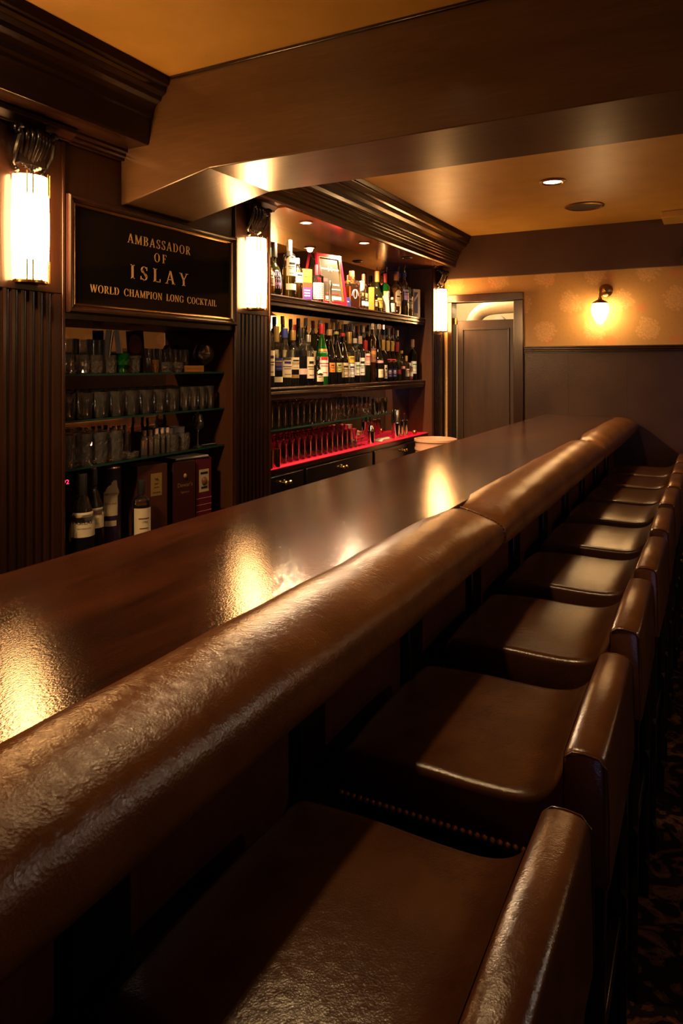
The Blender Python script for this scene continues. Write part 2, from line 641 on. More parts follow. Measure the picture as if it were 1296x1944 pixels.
def glyph(ch):
    P = []   # list of convex polygons

    def poly(*p):
        P.append(list(p))

    def vbar(x, y0, y1, w):
        poly((x - w / 2, y0), (x + w / 2, y0), (x + w / 2, y1), (x - w / 2, y1))

    def hbar(x0, x1, y, w):
        poly((x0, y - w / 2), (x1, y - w / 2), (x1, y + w / 2), (x0, y + w / 2))

    def diag(x0, y0, x1, y1, w):
        poly((x0 - w / 2, y0), (x0 + w / 2, y0), (x1 + w / 2, y1), (x1 - w / 2, y1))

    def serif(x, top, hw=0.15):
        y = 1 - SF / 2 if top else SF / 2
        hbar(x - hw, x + hw, y, SF)

    def arc(cx, cy, rx, ry, a0, a1, thick=TK, thin=TN, n=16):
        prev = None
        for i in range(n + 1):
            a = radians(a0 + (a1 - a0) * i / n)
            w = thin + (thick - thin) * abs(cos(a)) ** 1.4
            o = (cx + rx * cos(a), cy + ry * sin(a))
            q = (cx + (rx - w) * cos(a), cy + (ry - (thin + (w - thin) * 0.25)) * sin(a))
            if prev:
                poly(prev[0], o, q, prev[1])
            prev = (o, q)
    W = 0.7
    if ch == 'A':
        W = 0.84
        diag(0.12, 0, 0.42, 1, TN)
        diag(0.70, 0, 0.42, 1, TK)
        hbar(0.24, 0.60, 0.33, TN)
        serif(0.12, 0, 0.12)
        serif(0.71, 0, 0.14)
    elif ch == 'M':
        W = 1.02
        vbar(0.16, 0, 1, TN)
        vbar(0.86, 0, 1, TK)
        diag(0.51, 0.04, 0.17, 1, TK)
        diag(0.51, 0.04, 0.84, 1, TN)
        serif(0.16, 0, 0.13)
        serif(0.86, 0, 0.15)
        hbar(0.04, 0.2, 1 - SF / 2, SF)
        hbar(0.84, 1.0, 1 - SF / 2, SF)
    elif ch in 'BPRD':
        vbar(0.20, 0, 1, TK)
        serif(0.18, 0, 0.14)
        hbar(0.04, 0.3, 1 - SF / 2, SF)
        if ch == 'D':
            W = 0.86
            arc(0.36, 0.5, 0.43, 0.5, -90, 90)
            hbar(0.2, 0.37, 1 - TN / 2, TN)
            hbar(0.2, 0.37, TN / 2, TN)
        else:
            arc(0.38, 0.75, 0.27, 0.25, -90, 90)
            hbar(0.2, 0.39, 1 - TN / 2, TN)
            hbar(0.2, 0.39, 0.5 + TN / 2, TN)
            W = 0.70
            if ch == 'B':
                W = 0.74
                arc(0.38, 0.26, 0.31, 0.26, -90, 90)
                hbar(0.2, 0.39, TN / 2, TN)
            if ch == 'R':
                W = 0.80
                diag(0.68, 0, 0.40, 0.5, TK)
                hbar(0.6, 0.82, SF / 2, SF)
    elif ch in 'OCG':
        W = 0.88
        if ch == 'O':
            arc(0.44, 0.5, 0.40, 0.52, 0, 360, n=36)
        else:
            W = 0.84
            arc(0.44, 0.5, 0.40, 0.52, 42, 318, n=30)
            vbar(0.74, 0.68, 0.97, TN)
            if ch == 'G':
                vbar(0.72, 0.05, 0.44, TK)
                hbar(0.56, 0.86, 0.44, SF)
            else:
                vbar(0.74, 0.06, 0.22, TN * 0.8)
    elif ch == 'S':
        W = 0.62
        arc(0.31, 0.745, 0.24, 0.265, 35, 270, 0.12, TN, 20)
        arc(0.31, 0.255, 0.26, 0.27, 90, -145, 0.12, TN, 20)
        diag(0.50, 0.24, 0.14, 0.74, 0.13)
        vbar(0.53, 0.72, 0.98, TN)
        vbar(0.07, 0.02, 0.28, TN)
    elif ch == 'F':
        W = 0.66
        vbar(0.20, 0, 1, TK)
        serif(0.20, 0, 0.16)
        hbar(0.05, 0.62, 1 - TN / 2, TN)
        hbar(0.2, 0.46, 0.52, TN)
        vbar(0.60, 0.78, 1, TN)
        vbar(0.46, 0.42, 0.62, TN)
    elif ch == 'I':
        W = 0.40
        vbar(0.20, 0, 1, TK)
        serif(0.20, 0)
        serif(0.20, 1)
    elif ch == 'L':
        W = 0.68
        vbar(0.20, 0, 1, TK)
        serif(0.20, 1)
        hbar(0.05, 0.63, TN / 2, TN)
        vbar(0.62, 0, 0.25, TN)
    elif ch == 'Y':
        W = 0.80
        vbar(0.40, 0, 0.5, TK)
        diag(0.40, 0.44, 0.14, 1, TK)
        diag(0.41, 0.44, 0.68, 1, TN)
        serif(0.40, 0)
        serif(0.14, 1, 0.13)
        serif(0.68, 1, 0.12)
    elif ch == 'W':
        W = 1.14
        diag(0.34, 0, 0.12, 1, TK)
        diag(0.34, 0, 0.57, 1, TN)
        diag(0.80, 0, 0.57, 1, TK)
        diag(0.80, 0, 1.03, 1, TN)
        serif(0.12, 1, 0.12)
        serif(0.57, 1, 0.12)
        serif(1.03, 1, 0.11)
    elif ch == 'H':
        W = 0.86
        for x in (0.19, 0.67):
            vbar(x, 0, 1, TK)
            serif(x, 0)
            serif(x, 1)
        hbar(0.19, 0.67, 0.52, TN)
    elif ch == 'N':
        W = 0.88
        vbar(0.16, 0, 1, TN)
        vbar(0.72, 0, 1, TN)
        diag(0.72, 0, 0.16, 1, TK)
        serif(0.16, 0, 0.12)
        hbar(0.03, 0.2, 1 - SF / 2, SF)
        serif(0.72, 1, 0.12)
    elif ch == 'K':
        W = 0.84
        vbar(0.20, 0, 1, TK)
        serif(0.20, 0)
        serif(0.20, 1)
        diag(0.28, 0.42, 0.66, 1, TN)
        diag(0.70, 0, 0.38, 0.56, TK)
        serif(0.66, 1, 0.12)
        serif(0.70, 0, 0.14)
    elif ch == 'T':
        W = 0.76
        vbar(0.38, 0, 1, TK)
        serif(0.38, 0, 0.16)
        hbar(0.05, 0.71, 1 - TN / 2, TN)
        vbar(0.07, 0.76, 1, TN)
        vbar(0.69, 0.76, 1, TN)
    elif ch == ' ':
        W = 0.62
    return P, W


def serif_line(mb, text, x, ycen, width, zbase, cap, wide=1.0):
    """letters standing on plane X=x, reading along +Y"""
    gl = [glyph(c) for c in text]
    natural = sum(g[1] for g in gl) * cap * wide
    gap = (width - natural) / max(len(gl) - 1, 1)
    y = ycen - width / 2
    for P, W in gl:
        for p in P:
            n = len(mb.v)
            k = len(p)
            for d in (0.0, 0.0012):
                mb.v += [(x + d, y + q[0] * cap * wide, zbase + q[1] * cap) for q in p]
            mb.f.append(tuple(range(n + k, n + 2 * k)))
            for j in range(k):
                mb.f.append((n + j, n + (j + 1) % k, n + k + (j + 1) % k, n + k + j))
        y += W * cap * wide + gap


# ================================================================== THE ROOM
XF = -2.05          # face of the pilasters behind the bar
XM = -2.265         # mirror plane at the back of the bays
YE = 5.72           # end wall
ZC = 2.53           # ceiling
tag(MB().box(-2.45, 2.50, -2.1, 6.9, -0.1, 0.0).build('floor', M_CARPET, smooth=0), kind='structure')
tag(MB().box(-2.45, 2.50, -2.1, YE + 0.1, ZC, ZC + 0.1).build('ceiling', M_CEIL, smooth=0), kind='structure')
tag(MB().box(-2.45, -2.30, -2.1, YE + 0.1, 0, ZC).build('wall_left', M_WOOD, smooth=0), kind='structure')
tag(MB().box(-2.45, 2.50, -2.2, -2.1, 0, ZC).build('wall_near', M_FASCIA, smooth=0), kind='structure')
wr = empty('wall_right', kind='structure')
MB().box(2.40, 2.50, -2.1, YE + 0.1, 0, 1.66).build('wainscot', M_WAINSCOT, wr, smooth=0)
MB().box(2.40, 2.50, -2.1, YE + 0.1, 1.66, ZC).build('wallpaper', M_PAPER, wr, smooth=0)
MB().box(2.375, 2.40, -2.1, YE, 1.63, 1.675).build('chair_rail', M_WOODY, wr, bevel=0.006)

# end wall with the door opening (x -1.985..-1.435, z 0..1.978)
DX0, DX1, DZ = -1.985, -1.435, 1.978
wf = empty('wall_far', kind='structure')
MB().box(DX1, 2.40, YE, YE + 0.1, 0, 1.575).build('wainscot', M_WAINSCOT, wf, smooth=0)
MB().box(DX1, 2.40, YE, YE + 0.1, 1.575, 2.30).build('wallpaper', M_PAPER, wf, smooth=0)
MB().box(-2.30, DX1, YE, YE + 0.1, DZ, 2.30).build('wallpaper', M_PAPER, wf, smooth=0)
MB().box(-2.30, DX0, YE, YE + 0.1, 0, DZ).build('wallpaper', M_PAPER, wf, smooth=0)
MB().box(-2.30, 2.40, YE, YE + 0.1, 2.30, ZC).build('upper_wall', M_FASCIA, wf, smooth=0)
tag(MB().box(-2.04, 2.40, YE - 0.035, YE, 2.178, ZC).build('trim_1', M_FASCIA, smooth=0, bevel=0.003), kind='structure')
# chair rail of the end wall
tr = empty('trim_2', kind='structure')
rail = [(YE, 1.545), (YE - 0.012, 1.545), (YE - 0.012, 1.553), (YE - 0.018, 1.556), (YE - 0.018, 1.566), (YE - 0.026, 1.571), (YE - 0.026, 1.582), (YE - 0.034, 1.586), (YE - 0.034, 1.597), (YE, 1.597)]
MB().prism(rail, 'X', -1.365, 2.38).build('chair_rail', M_WOOD, tr, smooth=0, bevel=0.0015)
for sx in (-1.02, -0.585, -0.15, 0.3):
    MB().box(sx - 0.002, sx + 0.002, YE - 0.0012, YE, 0.1, 1.545).build('panel_seam', M_BLACK, tr, smooth=0)
tag(MB().box(-1.365, 2.38, YE - 0.015, YE, 0, 0.12).build('baseboard_far', M_WOOD, bevel=0.003), kind='structure')

# heavy beam across the room, its end dropping towards the wall
beam = [(XF, 2.075), (-1.62, 2.164), (2.40, 2.164), (2.40, ZC), (-2.3, ZC), (-2.3, 2.075)]
BY0, BY1 = 2.012, 2.407
tb = empty('trim_3', kind='structure')
MB().prism(beam, 'Y', BY0, BY1).build('beam', M_BEAM, tb, smooth=0, bevel=0.004, seg=2)
MB().box(-1.80, 2.40, BY0 - 0.012, BY0, ZC - 0.012, ZC).build('bead', M_WOODY, tb, bevel=0.003)

# crown cornice over the back bar, with the boxed soffit behind it
prof = [(-1.800, ZC), (-1.812, 2.508), (-1.820, 2.500), (-1.820, 2.470), (-1.838, 2.462), (-1.838, 2.450),
        (-1.846, 2.440), (-1.868, 2.428), (-1.885, 2.412), (-1.893, 2.395), (-1.893, 2.386), (-1.905, 2.382), (-1.905, 2.371), (-1.912, 2.366),
        (-1.912, 2.352), (-1.920, 2.347), (-1.920, 2.334), (-1.928, 2.329), (-1.928, 2.312), (-1.937, 2.305), (-1.937, 2.276), (-1.95, 2.268), (-2.30, 2.268), (-2.30, ZC)]
tc_ = empty('trim_4', kind='structure')
MB().prism(prof, 'Y', BY1, YE).build('cornice', M_WOODY, tc_, smooth=0, bevel=0.0018, seg=2)
prof_n = [(-1.800, ZC), (-1.810, 2.500), (-1.824, 2.492), (-1.824, 2.474), (-1.842, 2.462), (-1.850, 2.448), (-1.868, 2.438), (-1.880, 2.424), (-1.886, 2.406), (-1.888, 2.392),
          (-1.896, 2.386), (-1.908, 2.300), (-1.912, 2.290), (-2.018, 2.290), (-2.018, 2.278), (-2.028, 2.272), (-2.028, 2.262), (-2.036, 2.256), (-2.036, 2.246), (-2.30, 2.246), (-2.30, ZC)]
MB().prism(prof_n, 'Y', -2.1, BY0).build('cornice', M_WOODY, tc_, smooth=0, bevel=0.0018, seg=2)
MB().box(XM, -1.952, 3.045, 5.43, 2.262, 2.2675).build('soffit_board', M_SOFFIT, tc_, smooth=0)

# ------------------------------------------------------------------ pilasters of the back bar
M_LINER = wood('reddish bay lining', (0.075, 0.028, 0.012), (0.140, 0.052, 0.020), 'Z', 9, 0.30, 0.10, 0.15)


def pilaster(yc, half, label, lining=False):
    p = empty('pilaster', (XF, yc, 0), 0, label, 'pilaster', 'fluted pilasters of the back bar')
    z0, zf, z1 = 0.0, 1.700, 2.246
    MB().box(-0.245, 0, -half, half, zf, z1).build('shaft', M_WOOD, p, bevel=0.004)
    pr = [(-0.245, -half), (0, -half)]
    n, sp, gr = 7, 0.033, 0.0105
    for i in range(n):
        c = (i - (n - 1) / 2) * sp
        for j in range(7):
            a = -pi / 2 + pi * j / 6
            pr.append((-gr * cos(a), c + gr * sin(a)))
    pr += [(0, half), (-0.245, half)]
    MB().prism(pr, 'Z', z0, zf).build('fluted_panel', M_WOOD, p, smooth=30)
    for s in (-1, 1):
        MB().box(0, 0.008, s * (half - 0.008) - 0.006, s * (half - 0.008) + 0.006, 0.05, z1).build('edge_bead', M_WOOD, p, bevel=0.003)
    if lining:
        MB().box(-0.214, -0.006, -half - 0.0012, -half + 0.002, 0.75, z1 - 0.002).build('side_lining', M_LINER, p, smooth=0)
    # carved corbel with volute and fanned leaf ribs
    cb = MB()
    for k in range(-3, 4):
        y = k * 0.017
        f = 1 - 0.10 * abs(k)
        path = [(0.005, y * 1.15, 2.238), (0.045 * f, y * 1.1, 2.236), (0.062 * f, y * 1.05, 2.212), (0.052 * f, y, 2.180), (0.030 * f, y * 0.85, 2.145), (0.018, y * 0.72, 2.115 + 0.004 * abs(k)), (0.024, y * 0.62, 2.098 + 0.006 * abs(k))]
        path = smooth_profile(path, 3, False)
        r = [0.0105 - 0.004 * i / len(path) for i in range(len(path))]
        cb.tube(path, r, 8)
    for s in (-1, 1):
        pts = []
        for i in range(22):
            a = i / 21 * 2.6 * pi
            rr = 0.020 * (1 - i / 26)
            pts.append((0.046 + rr * cos(a), s * 0.068, 2.222 + rr * sin(a)))
        cb.tube(pts, [0.007 - 0.0002 * i for i in range(22)], 6)
        cb.tube([(0.055, s * 0.066, 2.20), (0.042, s * 0.070, 2.160), (0.014, s * 0.064, 2.118), (0.010, s * 0.050, 2.100)], [0.009, 0.008, 0.006, 0.004], 6)
        cb.ball((0.014, s * 0.050, 2.098), 0.011)
    cb.ball((0.022, 0, 2.088), 0.013)
    cb.box(0, 0.03, -0.05, 0.05, 2.12, 2.235)
    cb.build('corbel', M_BLACKWOOD, p, smooth=50)
    ab = [(-0.245, 2.246), (0.022, 2.246), (0.022, 2.252), (0.040, 2.262), (0.052, 2.268), (0.052, 2.286), (-0.245, 2.286)]
    MB().prism(ab, 'Y', -half - 0.012, half + 0.012).build('capital', M_WOOD, p, smooth=0, bevel=0.002)
    return p


pilaster(1.581, 0.155, 'dark fluted wooden pilaster carrying the wall lamp nearest the viewer, beside the framed sign')
pilaster(2.8885, 0.1565, 'dark fluted wooden pilaster with lit lamp, between framed sign and bottle shelves', True)
pilaster(5.570, 0.137, 'dark fluted wooden pilaster with a lit wall lamp, beside the doorway', True)


def wall_lamp(yc, label):
    p = empty('wall_lamp', (XF, yc, 1.735), 0, label, 'lamp', 'half-round wall lamps on the pilasters')
    r, h = 0.066, 0.345
    m = MB()
    rings = []
    for i in range(15):
        t = i / 14
        rr = r * (0.93 + 0.07 * sin(pi * t))
        ring = [(0.008 + rr * cos(a), rr * sin(a), h * t) for a in [(-pi / 2 + pi * j / 20) for j in range(21)]]
        rr2 = rr - 0.004
        ring += [(0.008 + rr2 * cos(a), rr2 * sin(a), h * t) for a in [(pi / 2 - pi * j / 20) for j in range(21)]]
        rings.append(ring)
    m.rings(rings)
    tag(m.build('lamp_shade', emitter('lit opal glass', LAMP_COL, LAMP_STRENGTH), p, smooth=60), 'glowing white glass')
    MB().box(0.0, 0.006, -0.045, 0.045, -0.012, h + 0.012).build('back_plate', M_BRASS, p, bevel=0.002)
    hb = MB()
    hb.lathe([(0.001, -0.012), (r * 0.92, -0.012), (r * 0.92, -0.004), (0.001, -0.004)], 20, (0.008, 0, 0), -pi / 2, pi / 2)
    hb.build('holder', M_BRASS, p)
    for zz in (-0.012, h - 0.065):
        for aa in (0.45, 0.72, -0.45, -0.72):
            MB().box(-0.0015, 0.0015, -0.0022, 0.0022, zz, zz + 0.075).build('clip', M_BRASS, p, loc=(0.008 + (r + 0.0015) * cos(aa), (r + 0.0015) * sin(aa), 0), rot=(0, 0, aa))
    return p


wall_lamp(1.581, 'lit half-round wall lamp on the pilaster before the framed sign, largest of the three')
wall_lamp(2.8885, 'lit half-round wall lamp on the pilaster between framed sign and bottle shelves')
wall_lamp(5.570, 'small lit half-round wall lamp beside the doorway, farthest along the back bar')

pilaster(0.27, 0.155, 'dark fluted wooden pilaster with lit lamp, continuing the row before the viewer')
wall_lamp(0.27, 'lit half-round wall lamp continuing the row beyond the frame edge')

# ------------------------------------------------------------------ glass bay with the sign
PY1, PY2 = 1.736, 2.732
tag(MB().box(XM, XF - 0.004, PY1, PY2, 1.612, 2.246).build('trim_5', M_WOOD, bevel=0.003), kind='structure')
sg = empty('sign', (XF, 2.234, 1.6375), 0, 'black framed bar sign with gold serif lettering reading AMBASSADOR OF ISLAY', 'sign')
W2, H2 = 0.4965, 0.424
mo = empty  # noqa


def frame_ring(hw, h, prof):
    """mitred picture-frame ring on the YZ plane; prof = (inset, x) pairs"""
    rings = []
    for (d, x) in prof:
        rings.append([(x, -hw + d, d), (x, hw - d, d), (x, hw - d, h - d), (x, -hw + d, h - d)])
    m = MB()
    n = len(rings)
    for i in range(n):
        a, b = rings[i], rings[(i + 1) % n]
        for j in range(4):
            k = (j + 1) % 4
            m.quad(a[j], a[k], b[k], b[j])
    return m


frame_ring(W2, H2, [(0, 0), (0, 0.020), (0.005, 0.026), (0.012, 0.026), (0.017, 0.018), (0.024, 0.016), (0.024, 0)]).build('frame', M_WOOD, sg, smooth=0)
frame_ring(W2, H2, [(0.024, 0), (0.024, 0.014), (0.028, 0.017), (0.033, 0.014), (0.036, 0.010), (0.036, 0)]).build('gilt_bead', M_BRASS, sg, smooth=0)
MB().box(0, 0.006, -W2 + 0.03, W2 - 0.03, 0.03, H2 - 0.03).build('panel', M_BLACKGLOSS, sg, smooth=0)
lt = MB()
for txt, yc, w, zb, cap in (('AMBASSADOR', 2.221, 0.375, 1.9325, 0.037), ('OF', 2.219, 0.074, 1.8755, 0.0365), ('ISLAY', 2.220, 0.346, 1.7925, 0.0555), ('WORLD CHAMPION LONG COCKTAIL', 2.219, 0.746, 1.7195, 0.0290)):
    serif_line(lt, txt, 0.0063, yc - 2.234, w, zb - 1.6375, cap, 1.28 if txt == 'ISLAY' else 1.08)
lt.build('lettering', plain('gold leaf', (0.72, 0.42, 0.15), 0.45, 0.15), sg, smooth=0)

mi = tag(MB().box(XM - 0.006, XM - .0005, PY1, PY2, 0.721, 1.612).build('mirror', M_MIRROR, smooth=0), 'mirror panel behind the glass shelves below the framed sign', 'mirror')
mi = tag(MB().box(XM - 0.006, XM, 3.045, 5.429, 0.885, 2.262).build('mirror', M_MIRROR, smooth=0), 'long mirror panel behind the rows of liquor bottles', 'mirror')

# right-hand cabinet shelves
def moulded_shelf(z, th, label):
    p = empty('bar_shelf', (0, 0, z), 0, label, 'shelf', 'moulded wooden bottle shelves')
    xf = -2.118
    MB().box(XM, xf, 3.046, 5.428, -0.02, 0).build('board', M_WOODY, p, smooth=0)
    fp = [(xf, 0), (xf + 0.006, -0.003), (xf + 0.008, -0.010), (xf + 0.005, -0.016), (xf + 0.001, -0.020), (xf + 0.001, -0.026), (xf + 0.005, -0.030), (xf + 0.006, -0.037), (xf + 0.003, -0.043), (xf - 0.002, -0.046), (xf - 0.002, -th), (xf - 0.02, -th), (xf - 0.02, -0.02), (xf - 0.02, 0)]
    MB().prism(fp, 'Y', 3.046, 5.428).build('fascia', M_WOODY, p, smooth=0, bevel=0.0012)
    return p


moulded_shelf(1.835, 0.060, 'upper moulded wooden shelf carrying the brightly lit liquor bottles')
moulded_shelf(1.325, 0.060, 'lower moulded wooden shelf carrying the long dense row of dark bottles')


def glass_shelf(y0, y1, z, label):
    p = empty('glass_shelf', (0, 0, z), 0, label, 'shelf', 'glass shelves of the back bar')
    MB().box(XM + 0.001, -2.106, y0, y1, -0.008, 0).build('pane', M_SHELFGLASS, p, smooth=0)
    MB().box(-2.106, -2.1045, y0, y1, -0.008, 0).build('front_edge', plain('green glass edge', (0.02, 0.070, 0.050), 0.2), p, smooth=0)
    return p


ZS = (1.415, 1.241, 1.062)
glass_shelf(PY1 + 0.001, PY2 - 0.001, ZS[0], 'top glass shelf under the framed sign, holding the green glass')
glass_shelf(PY1 + 0.001, PY2 - 0.001, ZS[1], 'middle glass shelf under the framed sign, lined with plain tumblers')
glass_shelf(PY1 + 0.001, PY2 - 0.001, ZS[2], 'lowest glass shelf under the framed sign, holding corked vials')
glass_shelf(3.046, 4.76, 1.094, 'glass shelf of highball glasses above the red-edged counter')

# counters
ct = empty('back_counter', (0, 0, 0), 0, 'dark wooden back counter edged by a red mat, with paired gold drawer knobs', 'counter')
MB().box(XM, -2.092, 3.046, 5.428, 0.855, 0.884).build('counter_top', M_WOODY, ct, bevel=0.003)
tag(MB().box(-2.258, -2.088, 3.048, 5.426, 0.884, 0.889).build('edge_mat', plain('red mat painted glow', (0.5, 0.01, 0.02), 0.4, emit=(1.0, 0.012, 0.035), estr=0.33), ct, smooth=0), 'red mat with painted glow')  # plain red rubber mat; its lit look is put in as emission
MB().box(-2.29, -2.10, 3.046, 5.428, 0.0, 0.855).build('carcass', M_BLACKWOOD, ct, smooth=0)
for i, y0 in enumerate((3.06, 3.48, 4.40)):
    y1 = (3.44, 4.36, 5.40)[i]
    d = MB().box(-2.10, -2.085, y0, y1, 0.70, 0.845).build('drawer', M_BLACKWOOD, ct, bevel=0.003)
    yk = (y0 + y1) / 2
    for dy in (-0.022, 0.022):
        MB().lathe([(0.001, 0), (0.004, 0), (0.004, 0.010), (0.010, 0.013), (0.012, 0.019), (0.009, 0.025), (0.001, 0.026)], 12).build('knob', M_GOLD, d, loc=(-2.085, yk + dy, 0.80), rot=(0, pi / 2, 0))
    MB().box(-2.10, -2.085, y0, y1, 0.10, 0.69).build('door', M_BLACKWOOD, ct, bevel=0.003)
lc = empty('back_counter', (0, 0, 0), 0, 'low dark counter under the glass shelves holding whisky boxes', 'counter')
MB().box(XM, -2.03, PY1 + .002, PY2 - .002, 0.69, 0.72).build('counter_top', M_WOODY, lc, bevel=0.003)
MB().box(-2.29, -2.045, PY1 + .002, PY2 - .002, 0, 0.69).build('carcass', M_BLACKWOOD, lc, smooth=0)

# soffit spotlights
for i, (y, lit) in enumerate(((3.42, 1), (4.17, 1), (4.90, 0))):
    p = empty('soffit_spotlight', (-2.055, y, 2.262), 0, ('lit recessed soffit spot above the tall bottles beside the middle wall lamp', 'lit recessed soffit spot above the orange decanter', 'unlit recessed soffit spot above the bottles with pourers')[i], 'spotlight', 'recessed spots over the bottle shelf')
    MB().lathe([(0.030, 0.0), (0.040, 0.0), (0.042, -0.004), (0.034, -0.007), (0.030, -0.002)], 24).build('ring', M_BRASS if lit else M_BLACK, p)
    if lit:
        MB().lathe([(0.001, -0.003), (0.030, -0.003), (0.030, -0.001), (0.001, -0.001)], 20).build('lens', emitter('spot lens', (1, 0.72, 0.42), 45.0), p)
        light('soffit_spot_light', 'SPOT', (0, 0, -0.012), 60.0, (1.0, 0.66, 0.36), (0, 0, 0), p, spot_size=radians(165), spot_blend=0.5, shadow_soft_size=0.02)
    else:
        MB().lathe([(0.001, -0.002), (0.030, -0.002), (0.030, -0.001), (0.001, -0.001)], 20).build('lens', M_BLACK, p)

# ------------------------------------------------------------------ door and the lit room behind it
dr = empty('door_1', kind='structure')
for x0, x1 in ((DX0 - 0.028, DX0 + 0.012), (DX1 - 0.012, DX1 + 0.066)):
    MB().box(x0, x1, YE - 0.03, YE + 0.1, 0, DZ + 0.0).build('jamb', M_WOOD, dr, bevel=0.004)
MB().box(DX0 - 0.028, DX1 + 0.066, YE - 0.03, YE + 0.1, DZ, DZ + 0.064).build('head', M_WOOD, dr, bevel=0.004)
lf = MB().box(-1.950, -1.450, YE + 0.045, YE + 0.08, 0.02, 1.826).build('leaf', M_DOOR, dr, bevel=0.003)
fr = MB()
for (a, b, c, d) in ((-1.905, -1.497, 1.745, 1.757), (-1.905, -1.497, 0.3, 0.312), (-1.905, -1.893, 0.312, 1.745), (-1.509, -1.497, 0.312, 1.745)):
    fr.box(a, b, YE + 0.033, YE + 0.046, c, d)
fr.build('panel_moulding', M_DOOR, lf, bevel=0.003)
MB().box(-1.978, -1.952, YE + 0.03, YE + 0.06, 1.795, 1.85).build('hinge', M_BRASS, dr, bevel=0.002)
M_BACKROOM = plain('cream back room paint', (0.75, 0.62, 0.42), 0.7)
br = empty('wall_back_room', kind='structure')
MB().box(-2.6, -0.9, 6.75, 6.85, 0, 2.5).build('rear_face', M_BACKROOM, br, smooth=0)
MB().box(-2.7, -2.6, YE + 0.1, 6.85, 0, 2.5).build('side_face', M_BACKROOM, br, smooth=0)
MB().box(-0.9, -0.8, YE + 0.1, 6.85, 0, 2.5).build('side_face', M_BACKROOM, br, smooth=0)
MB().box(-2.7, -0.8, YE + 0.1, 6.85, 2.4, 2.5).build('top_face', M_BACKROOM, br, smooth=0)
light('back_room_light', 'POINT', (-2.02, 5.90, 2.28), 16.0, (1, 0.80, 0.50), shadow_soft_size=0.1)
du = empty('air_duct', (-1.7, 6.05, 1.96), 0, 'bent cream pipe duct in the lit room above the door leaf', 'duct')
dp = [(0.72, 0.0, 0.005), (0.3, 0.0, 0.0), (0.05, 0.0, -0.004), (-0.08, 0, -0.02), (-0.16, 0, -0.07), (-0.20, 0, -0.15), (-0.21, 0, -0.3), (-0.21, 0, -1.2)]
MB().tube(smooth_profile(dp, 4, False), 0.062, 20).build('pipe', plain('cream duct', (0.80, 0.72, 0.58), 0.4), du, smooth=60)
st = empty('storage_shelf', (-1.5, 6.3, 1.83), 0, 'dark storage shelf in the lit room behind the door', 'shelf')
MB().box(-0.25, 0.5, -0.12, 0.40, -0.02, 0.0).build('board', M_BLACKWOOD, st)
MB().box(-0.25, 0.5, -0.10, 0.40, -1.83, -0.02).build('carcass', M_BLACKWOOD, st, smooth=0)
tag(MB().lathe([(0.001, 0), (0.16, 0.0), (0.17, 0.03), (0.12, 0.075), (0.001, 0.085)], 24).build('stored_sack', M_BLACK, loc=(-1.34, 6.44, 1.8305)), 'low black sack lying on the storage shelf behind the door', 'sack')
tag(MB().prism(smooth_profile([(-0.05, 0), (0.05, 0), (0.04, 0.03), (0.0, 0.06), (-0.03, 0.04)], 3), 'Y', -0.03, 0.05).build('paper_bundle', M_WHITE, loc=(-1.705, 6.225, 1.834)), 'small crumpled white bundle on the storage shelf behind the door', 'bundle')

# ------------------------------------------------------------------ end wall sconce
sc = empty('wall_sconce', (-0.740, YE, 2.02), 0, 'brass sconce with a glowing acorn-shaped glass on the floral end wall', 'lamp')
MB().lathe([(0.001, 0), (0.052, 0), (0.052, 0.008), (0.044, 0.016), (0.020, 0.024), (0.001, 0.026)], 24).build('back_plate', M_BRASS, sc, rot=(pi / 2, 0, 0))
arm = smooth_profile([(0, -0.02, 0), (-0.010, -0.07, 0.012), (-0.022, -0.105, 0.005), (-0.026, -0.115, -0.04), (-0.026, -0.115, -0.075)], 4, False)
MB().tube(arm, 0.009, 10).build('arm', M_BRASS, sc, smooth=60)
MB().lathe([(0.001, -0.062), (0.014, -0.062), (0.016, -0.075), (0.040, -0.088), (0.055, -0.098), (0.056, -0.106), (0.001, -0.106)], 24, (-0.026, -0.115, 0)).build('gallery', M_BRASS, sc)
gl = [(0.050, -0.106), (0.060, -0.125), (0.063, -0.150), (0.058, -0.180), (0.044, -0.215), (0.026, -0.245), (0.010, -0.262), (0.001, -0.266)]
MB().lathe(smooth_profile(gl, 3, False), 24, (-0.026, -0.115, 0)).build('glass_shade', emitter('lit acorn glass', (1.0, 0.62, 0.26), 24.0), sc, smooth=80)

# one more of the same along the aisle wall
o = copy_tree(sc)
o.location = (2.40, 4.4, 2.02)
o.rotation_euler = (0, 0, -pi / 2)
o['label'] = 'brass sconce with a glowing acorn glass on the aisle wall'

# ceiling fittings
dl = empty('ceiling_downlight', (-0.84, 4.21, ZC), 0, 'lit round recessed downlight in the ceiling beyond the beam', 'downlight')
MB().lathe([(0.052, 0.0), (0.074, 0.0), (0.076, -0.005), (0.062, -0.012), (0.052, -0.004)], 32).build('ring', M_BRASS, dl)
MB().lathe([(0.001, -0.004), (0.052, -0.004), (0.052, -0.001), (0.001, -0.001)], 28).build('diffuser', emitter('downlight lens', (1, 0.74, 0.40), 9.0), dl)
light('downlight_light', 'SPOT', (0, 0, -0.02), 26.0, (1.0, 0.62, 0.28), (0, 0, 0), dl, spot_size=radians(120), spot_blend=0.8, shadow_soft_size=0.045)
dn = copy_tree(dl)
dn.location = (-0.84, 1.50, ZC)
dn['label'] = 'lit round recessed downlight in the ceiling before the beam'
for o in dn.children:
    if o.type == 'LIGHT':
        o.data = o.data.copy()
        o.data.energy = 24.0
        o.data.spot_size = radians(98)
    elif o.name.startswith('ring'):
        o.scale = (1, 1, 4)          # deep baffle
